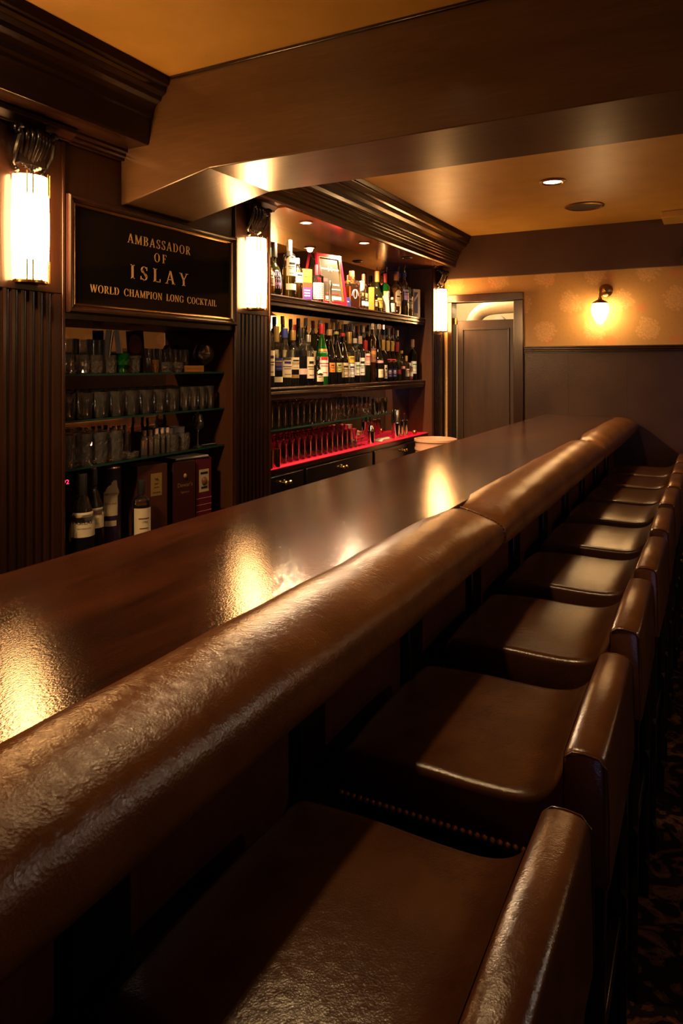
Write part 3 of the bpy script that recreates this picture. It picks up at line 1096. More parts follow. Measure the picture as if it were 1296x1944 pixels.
# two unseen fill lights added over the bartender's aisle to brighten the shelves
for k, (x, y, tgt, en) in enumerate(((-1.62, 0.75, (-2.15, 2.25, 1.10), 95.0), (-1.50, 2.80, (-2.15, 4.15, 1.10), 80.0))):
    d2 = copy_tree(dl)
    d2.location = (x, y, ZC)
    d2['label'] = ('added unseen fill light over the bartender aisle, nearer of two', 'added unseen fill light over the bartender aisle, just past the beam')[k]
    for o in d2.children:
        if o.type == 'LIGHT':
            o.data = o.data.copy()
            o.data.energy = en
            o.data.spot_size = radians(60)
            o.data.spot_blend = 0.8
            o.data.shadow_soft_size = 0.13
            o.rotation_euler = (Vector(tgt) - Vector((x, y, ZC - 0.02))).to_track_quat('-Z', 'Y').to_euler()
vt = empty('ceiling_speaker', (-0.78, 4.97, ZC), 0, 'dark round flush ceiling speaker with a bronze rim, unlit', 'speaker')
MB().lathe([(0.108, 0.0), (0.126, 0.0), (0.128, -0.006), (0.114, -0.012), (0.108, -0.006)], 36).build('rim', M_BRASS, vt)
MB().lathe([(0.001, -0.006), (0.06, -0.0065), (0.108, -0.005), (0.108, -0.001), (0.001, -0.001)], 32).build('grille', M_BLACK, vt)
bx = tag(MB().box(-0.33, 0.45, 5.40, YE - 0.036, ZC - 0.045, ZC).build('ceiling_box', M_CEIL, bevel=0.004), 'shallow ochre box fixed to the ceiling against the end wall', 'box')
ws = empty('wall_speaker', (-0.105, YE - 0.035, 2.235), 0, 'black round speaker high on the dark band of the end wall', 'speaker')
MB().lathe([(0.001, 0), (0.10, 0), (0.112, 0.04), (0.108, 0.10), (0.095, 0.125), (0.085, 0.115), (0.001, 0.112)], 32).build('housing', M_BLACK, ws, rot=(pi / 2, 0, 0))

# ================================================================== THE BAR
bar = empty('bar_counter', (0, 0, 0), 0, 'long dark polished bar counter with a padded brown leather edge', 'bar counter')
B0, B1 = -0.9, YE - 0.006
MB().box(-1.205, -0.640, B0, B1, 0.998, 1.050).build('bar_top', M_BARTOP, bar, bevel=0.006)
MB().box(-1.16, -0.70, B0, B1, 0.0, 0.998).build('carcass', M_BLACKWOOD, bar, smooth=0)
MB().box(-0.70, -0.600, B0, B1, 0.90, 0.997).build('apron', M_BLACKWOOD, bar, smooth=0)
MB().box(-0.70, -0.665, B0, B1, 0.0, 0.14).build('kick_board', M_BLACKWOOD, bar, bevel=0.004)
y = B0
k = 0
while y < B1 - 0.1:
    y1 = min(y + 0.50, B1)
    MB().box(-0.70, -0.672, y + 0.05, y1 - 0.05, 0.20, 0.90).build('front_panel', M_PANEL, bar, bevel=0.01)
    MB().box(-0.70, -0.655, y - 0.045, y + 0.045, 0.14, 0.90).build('stile', M_BLACKWOOD, bar, bevel=0.004)
    y += 0.505

PIL = [(-0.668, 1.043), (-0.655, 1.055), (-0.625, 1.062), (-0.590, 1.060), (-0.558, 1.051), (-0.530, 1.036), (-0.511, 1.016), (-0.503, 0.990), (-0.505, 0.962), (-0.520, 0.938), (-0.545, 0.930), (-0.600, 0.930), (-0.660, 0.935), (-0.668, 0.99)]
SEA = [(-0.671, 1.040), (-0.650, 1.042), (-0.617, 1.036), (-0.582, 1.026), (-0.552, 1.016), (-0.532, 1.008), (-0.516, 0.996), (-0.512, 0.976), (-0.515, 0.957), (-0.528, 0.942), (-0.55, 0.934), (-0.600, 0.932), (-0.660, 0.936), (-0.668, 0.99)]
PILs, SEAs = smooth_profile(PIL, 4), smooth_profile(SEA, 4)


def cushion(y0, y1):
    ys = []
    n = 70
    for i in range(n + 1):
        t = i / n
        ys.append(y0 + (y1 - y0) * (0.5 - 0.5 * cos(pi * t)))
    rings = []
    for yy in ys:
        d = max(0.0, min(yy - y0, y1 - yy))
        w = math.exp(-(d / 0.050) ** 1.3)
        w2 = 0.35 * math.exp(-(d / 0.35) ** 2)
        a = min(1.0, w + w2 * (1 - w))
        und = 0.0020 * sin(yy * 9.1) + 0.0014 * sin(yy * 23.7 + 1.0)
        rings.append([(p[0] * (1 - a) + q[0] * a + und * (0.6 if j < 20 else 0.3), yy, p[1] * (1 - a) + q[1] * a + und * (1 - a)) for j, (p, q) in enumerate(zip(PILs, SEAs))])
    return MB().rings(rings)


SEAMS = [B0, 1.92, 3.94, B1]
for i in range(3):
    c = cushion(SEAMS[i] + (0.002 if i else 0), SEAMS[i + 1] - 0.002).build('armrest_cushion', M_LEATHER, bar, smooth=70)
    if i < 2:
        sm = MB()
        path = [(p[0] + 0.0005, SEAMS[i + 1], p[1] + 0.0005) for p in SEAs[:40]]
        sm.tube(path, 0.0045, 8)
        for q in range(2, 38, 2):      # puckered stitches across the seam
            p = SEAs[q]
            sm.ball((p[0], SEAMS[i + 1] - 0.006, p[1] + 0.001), 0.003, 6, 4)
        sm.build('stitched_seam', M_LEATHER, c, smooth=60)
bar['label'] = 'long dark polished bar counter with a padded brown leather edge'

# ------------------------------------------------------------------ bar stools
def stool_master():
    p = empty('bar_stool', (0, 0, 0))
    hw = 0.210
    # one upholstered profile (x,z) with the seat sweeping up into a low back; origin below the inner edge of the back
    seat = smooth_profile([(-0.400, 0.662), (-0.404, 0.715), (-0.392, 0.742), (-0.360, 0.752), (-0.25, 0.757), (-0.155, 0.755), (-0.085, 0.757), (-0.045, 0.768), (-0.018, 0.792), (-0.004, 0.824), (-0.002, 0.842)], 4, False)
    poly = seat + [(-0.002, 0.662)]
    rings = []
    for yy, ins in ((-hw, 0.014), (-hw + 0.003, 0.007), (-hw + 0.010, 0.0015), (-hw + 0.024, 0), (-0.07, -0.003), (0.07, -0.003), (hw - 0.024, 0), (hw - 0.010, 0.0015), (hw - 0.003, 0.007), (hw, 0.014)):
        rg = []
        for i, q in enumerate(poly):
            x, z = q
            if z > 0.70:
                z -= ins
            if x < -0.35:
                x += ins
            rg.append((x, yy, z))
        rings.append(rg)
    MB().rings(rings).build('seat', M_SEAT, p, smooth=50)
    bk = smooth_profile([(-0.004, 0.832), (0.002, 0.846), (0.018, 0.8525), (0.042, 0.8525), (0.058, 0.846), (0.063, 0.832)], 4, False)
    bk = bk + [(0.066, 0.70), (0.066, 0.652), (-0.004, 0.652)]
    rings = []
    for yy, ins in ((-hw - 0.001, 0.008), (-hw + 0.003, 0.003), (-hw + 0.010, 0), (0, -0.002), (hw - 0.010, 0), (hw - 0.003, 0.003), (hw + 0.001, 0.008)):
        rings.append([(x + (ins if x < 0.03 else -ins) * (0.6 if z > 0.66 else 0.3), yy, z - (ins if z > 0.80 else 0)) for x, z in bk])
    bo = MB().rings(rings).build('backrest', M_SEAT, p, smooth=50)
    for s in (-1, 1):
        pp = MB()
        pp.tube([(0.000, s * (hw + 0.0), 0.838), (0.012, s * (hw + 0.0005), 0.848), (0.030, s * (hw + 0.0005), 0.8495), (0.050, s * (hw + 0.0005), 0.847), (0.062, s * hw, 0.834), (0.0655, s * hw, 0.76), (0.0655, s * hw, 0.66)], 0.0016, 6)
        pp.build('piping', M_SEAT, bo)
    # nail trim along both sides and the front
    nt = MB()
    n = 31
    for s in (-1, 1):
        for i in range(n):
            x = -0.392 + i * 0.392 / n
            nt.lathe([(0.0060, 0), (0.0054, 0.0026), (0.0035, 0.0052), (0.0003, 0.006)], 8, (x, 0, 0))
            k = len(nt.v) - 32
            for j in range(k, len(nt.v)):
                vx, vy, vz = nt.v[j]
                nt.v[j] = (vx, s * (hw - 0.0008 + vz), 0.672 + vy)
    for i in range(34):
        yy = -0.19 + i * 0.38 / 33
        k = len(nt.v)
        nt.lathe([(0.0060, 0), (0.0054, 0.0026), (0.0035, 0.0052), (0.0003, 0.006)], 8)
        for j in range(k, len(nt.v)):
            vx, vy, vz = nt.v[j]
            nt.v[j] = (-0.4008 - vz, yy + vx, 0.672 + vy)
    nt.build('nailhead_trim', plain('nail brass', (0.75, 0.52, 0.28), 0.38, 0.75), p, smooth=60)
    MB().box(-0.385, 0.058, -hw + 0.012, hw - 0.012, 0.612, 0.661).build('seat_frame', M_BLACKWOOD, p, bevel=0.003)

    def leg(x, yy):
        m = MB()
        h = 0.021
        rings = []
        for z, c in ((0.0, 0.0), (0.085, 0.0), (0.100, 0.011), (0.28, 0.011), (0.295, 0.0), (0.385, 0.0), (0.400, 0.011), (0.55, 0.011), (0.565, 0.0), (0.652, 0.0)):
            c = max(c, 0.0006)
            t = h * (0.86 + 0.14 * z / 0.652)
            rings.append([(x + a * t + (-math.copysign(c, a) if e == 0 else 0), yy + b2 * t + (-math.copysign(c, b2) if e == 1 else 0), z)
                          for a, b2, e in ((1, -1, 1 - 1), (1, -1, 1), (1, 1, 1), (1, 1, 0), (-1, 1, 0), (-1, 1, 1), (-1, -1, 1), (-1, -1, 0))])
        m.rings(rings)
        m.build('leg', M_BLACKWOOD, p, smooth=0)
    for x in (-0.36, 0.036):
        for yy in (-hw + 0.034, hw - 0.034):
            leg(x, yy)
    for yy in (-hw + 0.034, hw - 0.034):
        MB().box(-0.345, 0.02, yy - 0.011, yy + 0.011, 0.32, 0.352).build('stretcher', M_BLACKWOOD, p, bevel=0.003)
    for x in (-0.36, 0.036):
        MB().box(x - 0.011, x + 0.011, -hw + 0.05, hw - 0.05, 0.32, 0.352).build('stretcher', M_BLACKWOOD, p, bevel=0.003)
    return p


YS = [0.762, 1.334, 1.906, 2.451, 2.999, 3.528, 4.020, 4.513, 4.989]
names = ['nearest bar stool, its brown leather back cut by the bottom of the view',
         'second bar stool from the viewer, brass nails showing along its seat side',
         'third bar stool from the viewer along the bar', 'fourth bar stool from the viewer along the bar', 'fifth bar stool from the viewer along the bar',
         'sixth bar stool from the viewer along the bar', 'third bar stool from the end wall', 'second bar stool from the end wall', 'farthest bar stool, next to the dark end wall']
s0 = stool_master()
for i, yy in enumerate(YS):
    o = s0 if i == 0 else copy_tree(s0)
    o.location = (-0.2065 - 0.002 * (i % 3), yy, 0)
    o.rotation_euler = (0, 0, radians((0.0, 0.6, 0.4, -0.5, 0.5, -0.4, 0.3, 0, 0.2)[i]))
    tag(o, names[i] + ('' if i in (0, 1) else ', low-backed brown leather'), 'bar stool', 'bar stools lined up at the counter')
# ================================================================== BOTTLES AND GLASSWARE
def tinted(name, col, rough=0.04, tr=0.55):
    """coloured drink or coloured glass: part of the light passes, part is scattered in the colour"""
    if name in MATS:
        return MATS[name]
    m, nt, b, out = new_mat(name)
    nt.nodes.remove(b)
    L = nt.links
    N = nt.nodes
    t = N.new('ShaderNodeBsdfTransparent')
    t.inputs[0].default_value = rgba([c ** 0.6 for c in col])
    d = N.new('ShaderNodeBsdfDiffuse')
    d.inputs[0].default_value = rgba(col)
    tl = N.new('ShaderNodeBsdfTranslucent')
    tl.inputs[0].default_value = rgba(col)
    m0 = N.new('ShaderNodeMixShader')
    m0.inputs[0].default_value = 0.5
    L.new(d.outputs[0], m0.inputs[1])
    L.new(tl.outputs[0], m0.inputs[2])
    m1 = N.new('ShaderNodeMixShader')
    m1.inputs[0].default_value = tr
    L.new(m0.outputs[0], m1.inputs[1])
    L.new(t.outputs[0], m1.inputs[2])
    g = N.new('ShaderNodeBsdfGlossy')
    g.inputs['Roughness'].default_value = rough
    f = N.new('ShaderNodeFresnel')
    f.inputs['IOR'].default_value = 1.5
    m2 = N.new('ShaderNodeMixShader')
    L.new(f.outputs[0], m2.inputs[0])
    L.new(m1.outputs[0], m2.inputs[1])
    L.new(g.outputs[0], m2.inputs[2])
    L.new(m2.outputs[0], out.inputs[0])
    MATS[name] = m
    return m


G_CLEAR = M_BOTTLE
G_BLACK = plain('black bottle glass', (0.007, 0.005, 0.003), 0.05)
G_GREEN = tinted('green bottle glass', (0.02, 0.22, 0.03), 0.04, 0.3)
G_OLIVE = plain('olive bottle glass', (0.014, 0.014, 0.004), 0.05)
G_BROWN = plain('brown bottle glass', (0.020, 0.007, 0.002), 0.05)
LQ = {'amber': tinted('amber spirit', (0.60, 0.22, 0.03)), 'orange': tinted('orange liqueur', (0.90, 0.30, 0.03), tr=0.12), 'yellow': tinted('yellow liqueur', (0.75, 0.50, 0.03), tr=0.35),
      'dark': plain('dark spirit', (0.02, 0.008, 0.004), 0.1), 'red': tinted('red liqueur', (0.65, 0.03, 0.03), tr=0.3), 'gold': tinted('pale gold spirit', (0.60, 0.42, 0.14), tr=0.6),
      'green': tinted('green liqueur', (0.10, 0.40, 0.06), tr=0.4), 'brown': tinted('brown spirit', (0.25, 0.08, 0.02), tr=0.5)}
CO = {}


def colour(n):
    T = {'cream': (0.72, 0.60, 0.40), 'white': (0.78, 0.74, 0.68), 'black': (0.012, 0.010, 0.010), 'red': (0.55, 0.02, 0.025), 'gold': (0.60, 0.38, 0.12), 'navy': (0.02, 0.025, 0.16), 'blue': (0.05, 0.07, 0.40),
         'grey': (0.42, 0.42, 0.44), 'orange': (0.80, 0.24, 0.04), 'pink': (0.80, 0.30, 0.33), 'lilac': (0.42, 0.28, 0.55), 'green': (0.05, 0.25, 0.06), 'olive': (0.46, 0.46, 0.16), 'beige': (0.58, 0.46, 0.28),
         'yellow': (0.80, 0.52, 0.06), 'wine': (0.22, 0.015, 0.03), 'brown': (0.16, 0.06, 0.03), 'purple': (0.12, 0.05, 0.30), 'cork': (0.55, 0.33, 0.16), 'silver': (0.65, 0.64, 0.62), 'palepink': (0.75, 0.52, 0.45)}
    met = 0.8 if n in ('silver',) else (0.6 if n == 'gold' else 0.0)
    return plain('label ' + n, T[n], 0.35 if met else 0.45, met)


STY = {'wine': [(0.90, 0), (1, 0.02), (1, 0.60), (0.96, 0.64), (0.75, 0.70), (0.46, 0.745), (0.38, 0.78), (0.36, 0.965), (0.41, 0.967), (0.41, 1)],
       'slope': [(0.90, 0), (1, 0.02), (1, 0.46), (0.90, 0.54), (0.62, 0.67), (0.44, 0.75), (0.38, 0.81), (0.36, 0.965), (0.41, 0.967), (0.41, 1)],
       'spirit': [(0.92, 0), (1, 0.02), (1, 0.64), (0.96, 0.68), (0.72, 0.725), (0.44, 0.76), (0.37, 0.79), (0.36, 1)],
       'tall': [(0.92, 0), (1, 0.015), (1, 0.70), (0.90, 0.745), (0.52, 0.79), (0.42, 0.82), (0.40, 1)],
       'round': [(0.62, 0), (0.86, 0.04), (1, 0.20), (0.97, 0.34), (0.74, 0.50), (0.40, 0.60), (0.30, 0.66), (0.28, 0.97), (0.33, 0.97), (0.33, 1)],
       'bulb': [(0.92, 0), (1, 0.03), (1, 0.34), (0.93, 0.41), (0.68, 0.50), (0.47, 0.60), (0.37, 0.74), (0.34, 0.97), (0.39, 0.97), (0.39, 1)]}


def prof_r(pr, t):
    for (r0, z0), (r1, z1) in zip(pr, pr[1:]):
        if z0 <= t <= z1:
            return r0 + (r1 - r0) * (t - z0) / max(z1 - z0, 1e-6)
    return pr[-1][0]


def patch(R, z0, z1, a0, a1, prof=None, H=1, n=9, arch=0.0, nz=1):
    """curved label lying on a bottle side; local front is -Y"""
    m = MB()
    rings = []
    for q in range(nz + 1):
        t = q / nz
        ring = []
        for j in range(n):
            s = j / (n - 1)
            a = a0 + (a1 - a0) * s
            top = z1 + arch * (1 - (2 * s - 1) ** 2)
            z = z0 + (top - z0) * t
            rr = R if prof is None else R * prof_r(prof, min(z / H, 1))
            ring.append(((rr + 0.0007) * sin(a), -(rr + 0.0007) * cos(a), z))
        rings.append(ring)
    m.rings(rings, False, False, closed=False)
    return m


def bottle(x, y, z, R, H, style, glass, label, rz=60, cap=None, liq=None, lab=None, cat='bottle', group=None, name='bottle', prints=True, band=None):
    p = empty(name, (x, y, z), radians(rz), label, cat, group)
    pr = STY[style]
    seg = 20
    body = [(0.0005, 0.0)] + [(r * R, t * H) for r, t in pr] + [(0.0005, H)]
    if style in ('round', 'bulb', 'slope', 'wine', 'spirit'):
        body = [(0.0005, 0.0)] + smooth_profile([(r * R, t * H) for r, t in pr], 3, False) + [(0.0005, H)]
    MB().lathe(body, seg).build('body', glass, p, smooth=40)
    if liq:
        c, f = liq
        lp = [(0.0005, 0.006)]
        for i in range(15):
            t = 0.012 + (f - 0.012) * i / 14
            lp.append((max(prof_r(pr, t) * R - 0.0022, 0.002), t * H))
        lp.append((0.0005, f * H))
        MB().lathe(lp, 16).build('liquid', LQ[c], p, smooth=40)
    if cap:
        c, ln = cap[0], cap[1]
        rr = R * 0.40 + 0.0012 if len(cap) < 3 else cap[2]
        MB().lathe([(0.0005, H - ln), (rr, H - ln), (rr * 1.0, H - 0.001), (rr * 0.93, H + 0.003), (0.0005, H + 0.003)], 16).build('cap', colour(c), p, smooth=40)
    for i, l in enumerate(lab or []):
        c, z0, z1, ha = l[:4]
        arch = l[4] if len(l) > 4 else 0.0
        lo = patch(R, z0, z1, -radians(ha), radians(ha), pr, H, arch=arch, nz=4).build('label', colour(c), p, smooth=60)
        if prints and z1 - z0 > 0.04:
            pc = colour(l[5] if len(l) > 5 else ('black' if c not in ('black', 'navy', 'wine', 'brown') else 'gold'))
            h = z1 - z0
            pm = MB()
            for (f0, f1, w) in ((0.68, 0.80, 0.55), (0.52, 0.56, 0.75), (0.42, 0.45, 0.6), (0.14, 0.17, 0.5)):
                q = patch(R + 0.0006, z0 + f0 * h, z0 + f1 * h, -radians(ha * w), radians(ha * w), pr, H, n=6)
                k = len(pm.v)
                pm.v += q.v
                pm.f += [tuple(k + i2 for i2 in f) for f in q.f]
            pm.build('print', pc, lo, smooth=0)
    return p


def carton(x, y, z, w, d, h, rz, mat, label, cat='box', name='carton', group=None):
    p = empty(name, (x, y, z), radians(rz), label, cat, group)
    MB().box(-w / 2, w / 2, -d / 2, d / 2, 0, h).build('body', mat, p, bevel=0.0015)
    return p


def flat_label(p, d, x0, x1, z0, z1, mat, name='label'):
    return MB().box(x0, x1, -d / 2 - 0.0012, -d / 2 - 0.0002, z0, z1).build(name, mat, p, smooth=0)


ORD = ['first', 'second', 'third', 'fourth', 'fifth', 'sixth', 'seventh', 'eighth', 'ninth', 'tenth', 'eleventh', 'twelfth', 'thirteenth', 'fourteenth', 'fifteenth', 'sixteenth', 'seventeenth', 'eighteenth', 'nineteenth', 'twentieth']

# ---- lower bottle shelf, front row ---------------------------------------------------------------
ZM = 1.3262
xf = -2.168
mid = [
    # y, H, R, style, glass, cap, liquid, labels, label text
    (3.205, .400, .034, 'spirit', G_CLEAR, ('black', .05), ('brown', .55), [('cream', .06, .20, 62)], 'tall clear bottle with a cream label against the middle pilaster, lower bottle shelf'),
    (3.285, .335, .035, 'spirit', G_CLEAR, ('gold', .085), ('dark', .45), [('navy', .09, .16, 60), ('cream', .025, .055, 60)], 'clear bottle with long gold capsule and navy label, lower bottle shelf'),
    (3.372, .327, .038, 'slope', G_CLEAR, ('blue', .050), ('gold', .45), [('cream', .05, .165, 62, .0, 'navy')], 'clear bottle with deep blue cap and arched blue lettering on cream label'),
    (3.460, .320, .036, 'wine', G_CLEAR, ('gold', .055), ('dark', .40), [('cream', .095, .165, 62), ('gold', .045, .065, 60)], 'rum bottle with ribbed gold cap beside the blue-capped bottle'),
    (3.548, .340, .038, 'tall', G_CLEAR, ('black', .06), ('dark', .62), [('palepink', .065, .10, 62)], 'tall dark-filled bottle with a narrow pale band label, black cap'),
    (3.634, .300, .034, 'tall', G_CLEAR, ('silver', .04), ('dark', .25), [('cream', .04, .17, 60)], 'clear bottle with a tall narrow cream label beside the round dark bottle'),
    (3.800, .375, .039, 'slope', G_GREEN, ('red', .060), None, [('white', .05, .20, 66, .0, 'red'), ('gold', .205, .222, 66)], 'bright green bottle with red foil top and big white label'),
    (3.900, .345, .037, 'slope', G_BLACK, ('cork', .035), None, [('orange', .075, .135, 34)], 'black wine bottle with a square orange label'),
    (3.990, .335, .037, 'slope', G_BLACK, ('olive', .015), None, [('olive', .075, .135, 36)], 'black wine bottle with a square yellow-green label'),
    (4.080, .328, .037, 'slope', G_BLACK, ('red', .018), None, [('beige', .040, .135, 55)], 'black wine bottle with a tall beige vellum label and red cap ring'),
    (4.172, .340, .035, 'wine', G_CLEAR, ('gold', .075), ('gold', .60), [('yellow', .135, .18, 62), ('white', .04, .13, 62, 0, 'navy')], 'yellow-labelled clear bottle with gold foil neck, beside the beige-labelled wine'),
    (4.256, .300, .033, 'tall', G_CLEAR, ('white', .03), None, [('white', .05, .14, 58, 0, 'green')], 'small clear bottle with white label and green print'),
    (4.335, .318, .034, 'spirit', G_CLEAR, ('palepink', .05), ('brown', .18), [('white', .05, .17, 50, 0, 'black')], 'clear bottle with pale ribbed neck seal and tall white label'),
    (4.420, .290, .034, 'tall', G_CLEAR, ('red', .075), ('green', .5), [('palepink', .12, .20, 58, 0, 'red')], 'clear bottle with a crimson neck and washed pink label'),
    (4.508, .415, .031, 'tall', G_BROWN, ('silver', .04), None, [('brown', .14, .24, 55), ('orange', .20, .22, 50)], 'very tall slim brown bottle with silver cap and small orange label'),
    (4.606, .415, .040, 'bulb', G_BLACK, ('silver', .035), None, [('pink', .135, .158, 60), ('cream', .03, .09, 40, 0, 'olive')], 'black bulb-bodied long-necked bottle with picture label and red shoulder strip'),
    (4.712, .305, .034, 'wine', G_BLACK, ('gold', .085), None, [('cream', .02, .12, 26)], 'black bottle with gold capsule and narrow cream strip label'),
    (4.798, .300, .034, 'slope', G_BLACK, ('gold', .085), None, [('red', .145, .165, 55), ('navy', .03, .09, 40, 0, 'palepink')], 'gold-necked dark bottle with red shoulder label, nearer of a matching two'),
    (4.884, .300, .034, 'slope', G_BLACK, ('gold', .085), None, [('red', .145, .165, 55), ('navy', .03, .09, 40, 0, 'palepink')], 'gold-necked dark bottle with red shoulder label, farther of a matching two'),
    (4.972, .295, .034, 'slope', G_OLIVE, ('red', .085), None, [('wine', .05, .085, 45)], 'olive bottle with long red capsule on the lower bottle shelf'),
    (5.056, .230, .033, 'slope', G_CLEAR, ('gold', .02), ('dark', .45), [('pink', .09, .11, 55)], 'short bottle with dark drink and small pink label'),
    (5.136, .190, .028, 'wine', G_CLEAR, ('gold', .04), ('amber', .6), [('beige', .03, .09, 55)], 'short amber bottle behind the pink miniature'),
    (5.205, .135, .030, 'round', tinted('pink bottle glass', (0.75, 0.22, 0.25), 0.1, 0.05), ('palepink', .02), None, [('white', .03, .065, 45, 0, 'red')], 'tiny pink bottle standing at the end of the lower shelf'),
    (5.290, .325, .034, 'wine', G_BLACK, ('palepink', .06), None, [('white', .05, .15, 60, 0, 'green')], 'last dark bottle of the lower shelf, pale pink cap and white label'),
]
for i, (y, H, R, sty, g, cap, liq, lab, txt) in enumerate(mid):
    bottle(-2.158 if R >= .04 else xf if R > .032 else -2.16, y, ZM + (.001 if i == 0 else 0), R, H, sty, g, txt, 58 + (i * 37) % 17, cap, liq, lab, group='front row of bottles on the lower bottle shelf')
rb = bottle(-2.150, 3.716, ZM, .036, .170, 'bulb', G_BLACK, 'squat round black bottle with arched cream label, before the green bottle', 66, ('black', .02), None, [('cream', .02, .075, 42, .018)], group='front row of bottles on the lower bottle shelf')

# raised step and the back row, of which mostly necks show
tag(MB().box(XM + 0.001, -2.2098, 3.05, 5.42, 1.3255, 1.395).build('bottle_riser', M_BLACKWOOD, smooth=0), 'dark wooden step along the back of the lower bottle shelf', 'riser')
backs = [('grey', G_CLEAR, 'brown'), ('navy', G_OLIVE, None), ('gold', G_CLEAR, 'gold'), ('black', G_BROWN, None), ('silver', G_CLEAR, None), ('wine', G_OLIVE, None)]
bdesc = ['clear bottle with grey cap', 'olive bottle with navy cap', 'clear bottle of pale spirit with gold cap', 'brown bottle with black cap', 'clear bottle with silver cap', 'olive bottle with dark red cap']
nb = 24
for i in range(nb):
    y = 3.10 + i * 0.0885
    k = (i * 5 + i // 6) % 6
    c, g, lq = backs[k]
    H = 0.322 + 0.018 * ((i * 7) % 5) / 4
    bottle(-2.2372, y, 1.3955, .0265, H, ('tall', 'wine', 'spirit')[i % 3], g, 'back row %s, %s from the middle pilaster' % (bdesc[k], ORD[i] if i < 20 else ('twenty-first', 'twenty-second', 'twenty-third', 'twenty-fourth')[i - 20]), 60, (c, .045), (lq, .5) if lq else None, [('cream', .05, .14, 55)], group='back row of bottles on the lower bottle shelf', prints=False)

# ---- upper bottle shelf --------------------------------------------------------------------------
ZT = 1.8355
UG = 'bottles on the brightly lit upper shelf'
bottle(-2.165, 3.195, ZT, .040, .255, 'round', tinted('cognac glass', (0.62, 0.25, 0.06), 0.04, 0.5), 'cork-topped round amber decanter at the pilaster end of the upper shelf', 62, ('cork', .05, .018), ('amber', .4), [('palepink', .045, .12, 40, .012)], group=UG)
bottle(-2.195, 3.295, ZT, .052, .300, 'round', G_OLIVE, 'big bellied dark bottle with a lilac oval label on the upper shelf', 62, ('black', .08), None, [('lilac', .04, .13, 32, .015)], group=UG)
bottle(-2.150, 3.392, ZT, .037, .325, 'tall', G_CLEAR, 'tall white-necked bottle with a large white oval label on the upper shelf', 62, ('white', .085), ('yellow', .52), [('white', .12, .215, 55, .02), ('white', .04, .075, 60)], group=UG)
bottle(-2.150, 3.478, ZT, .032, .232, 'tall', G_CLEAR, 'small bottle of yellow liqueur with white cap, beside the purple carton', 62, ('white', .03), ('yellow', .66), [('white', .09, .15, 50)], group=UG)
cb = carton(-2.150, 3.565, ZT, .062, .062, .180, 62, colour('orange'), 'small carton, orange above and purple below, on the upper shelf')
for d_ in (0,):
    flat_label(cb, .062, -.0312, .0312, 0.0, .070, colour('purple'))
    flat_label(cb, .062, -.0312, .0312, .070, .100, colour('brown'))
    flat_label(cb, .0626, -.024, .012, .135, .155, colour('yellow'))
    for zz in (.018, .034, .050):
        flat_label(cb, .0626, -.024, .016, zz, zz + .007, colour('white'), 'print')
MB().box(.0312, .0318, -.031, .031, 0, .07).build('label', colour('purple'), cb, smooth=0)
bottle(-2.215, 3.600, ZT, .030, .195, 'spirit', G_CLEAR, 'amber bottle with cork stopper behind the orange and purple carton', 60, ('cork', .03), ('amber', .6), [('white', .04, .08, 55)], group=UG)
bottle(-2.228, 3.662, ZT, .026, .190, 'spirit', G_CLEAR, 'half-hidden amber bottle behind the red-dotted bottle', 60, ('gold', .03), ('amber', .6), [('white', .04, .08, 55)], group=UG)
rd = bottle(-2.155, 3.722, ZT, .038, .225, 'spirit', G_CLEAR, 'clear bottle with wine-red cap and red-dotted white label on the upper shelf', 62, ('wine', .060), None, [('white', .015, .115, 75, 0, 'red')], group=UG, prints=False)
dm = MB()
for r_ in range(7):
    for c_ in range(9):
        a = radians(-64 + c_ * 16 + (8 if r_ % 2 else 0))
        q = patch(.0388, .022 + r_ * .013, .029 + r_ * .013, a - .07, a + .07, n=2)
        k = len(dm.v)
        dm.v += q.v
        dm.f += [tuple(k + i2 for i2 in f) for f in q.f]
dm.build('dot_pattern', colour('red'), rd, smooth=0)

# red framed certificate leaning back
ce = empty('framed_certificate', (-2.150, 3.945, ZT), radians(76), 'red-framed certificate leaning at the back of the upper bottle shelf', 'frame')
lean = radians(-10)


def fr_box(x0, x1, y0, y1, z0, z1, name, mat, parent=ce):
    return MB().box(x0, x1, y0, y1, z0, z1).build(name, mat, parent, rot=(lean, 0, 0), bevel=0.001)


M_REDFR = plain('red lacquer frame', (0.50, 0.012, 0.035), 0.2)
fw, fh = .118, .335
for a, b, c, d in ((-fw, fw, 0, .022), (-fw, fw, fh - .022, fh), (-fw, -fw + .022, .022, fh - .022), (fw - .022, fw, .022, fh - .022)):
    fr_box(a, b, 0, .018, c, d, 'frame_rail', M_REDFR)
for a, b, c, d in ((-fw + .022, fw - .022, .022, .027), (-fw + .022, fw - .022, fh - .027, fh - .022), (-fw + .022, -fw + .027, .027, fh - .027), (fw - .027, fw - .022, .027, fh - .027)):
    fr_box(a, b, .002, .014, c, d, 'gilt_fillet', M_GOLD)
fr_box(-fw + .02, fw - .02, .010, .014, .02, fh - .02, 'certificate', plain('grey certificate paper', (0.085, 0.072, 0.052), 0.2))
fr_box(-.090, .090, .0088, .0098, .232, .242, 'title_band', colour('grey'))
fr_box(-.060, .060, .0088, .0098, .070, .078, 'text_line', colour('red'))
fr_box(-.020, .075, .0088, .0098, .100, .107, 'text_line', colour('grey'))
fr_box(-.075, .075, .0088, .0098, .034, .056, 'text_line', colour('white'))
fr_box(.010, .070, .0088, .0098, .130, .140, 'text_line', colour('white'))
fr_box(-.080, -.035, .0088, .0098, .150, .172, 'seal', colour('red'))
t5 = text_part('50', colour('red'), ce, (0, 0.0, 0), (0, 0, 0), 'numerals')
t5.matrix_local = Matrix.Rotation(lean, 4, 'X') @ Matrix.Translation((0, .0080, .222)) @ Matrix.Rotation(pi / 2, 4, 'X')

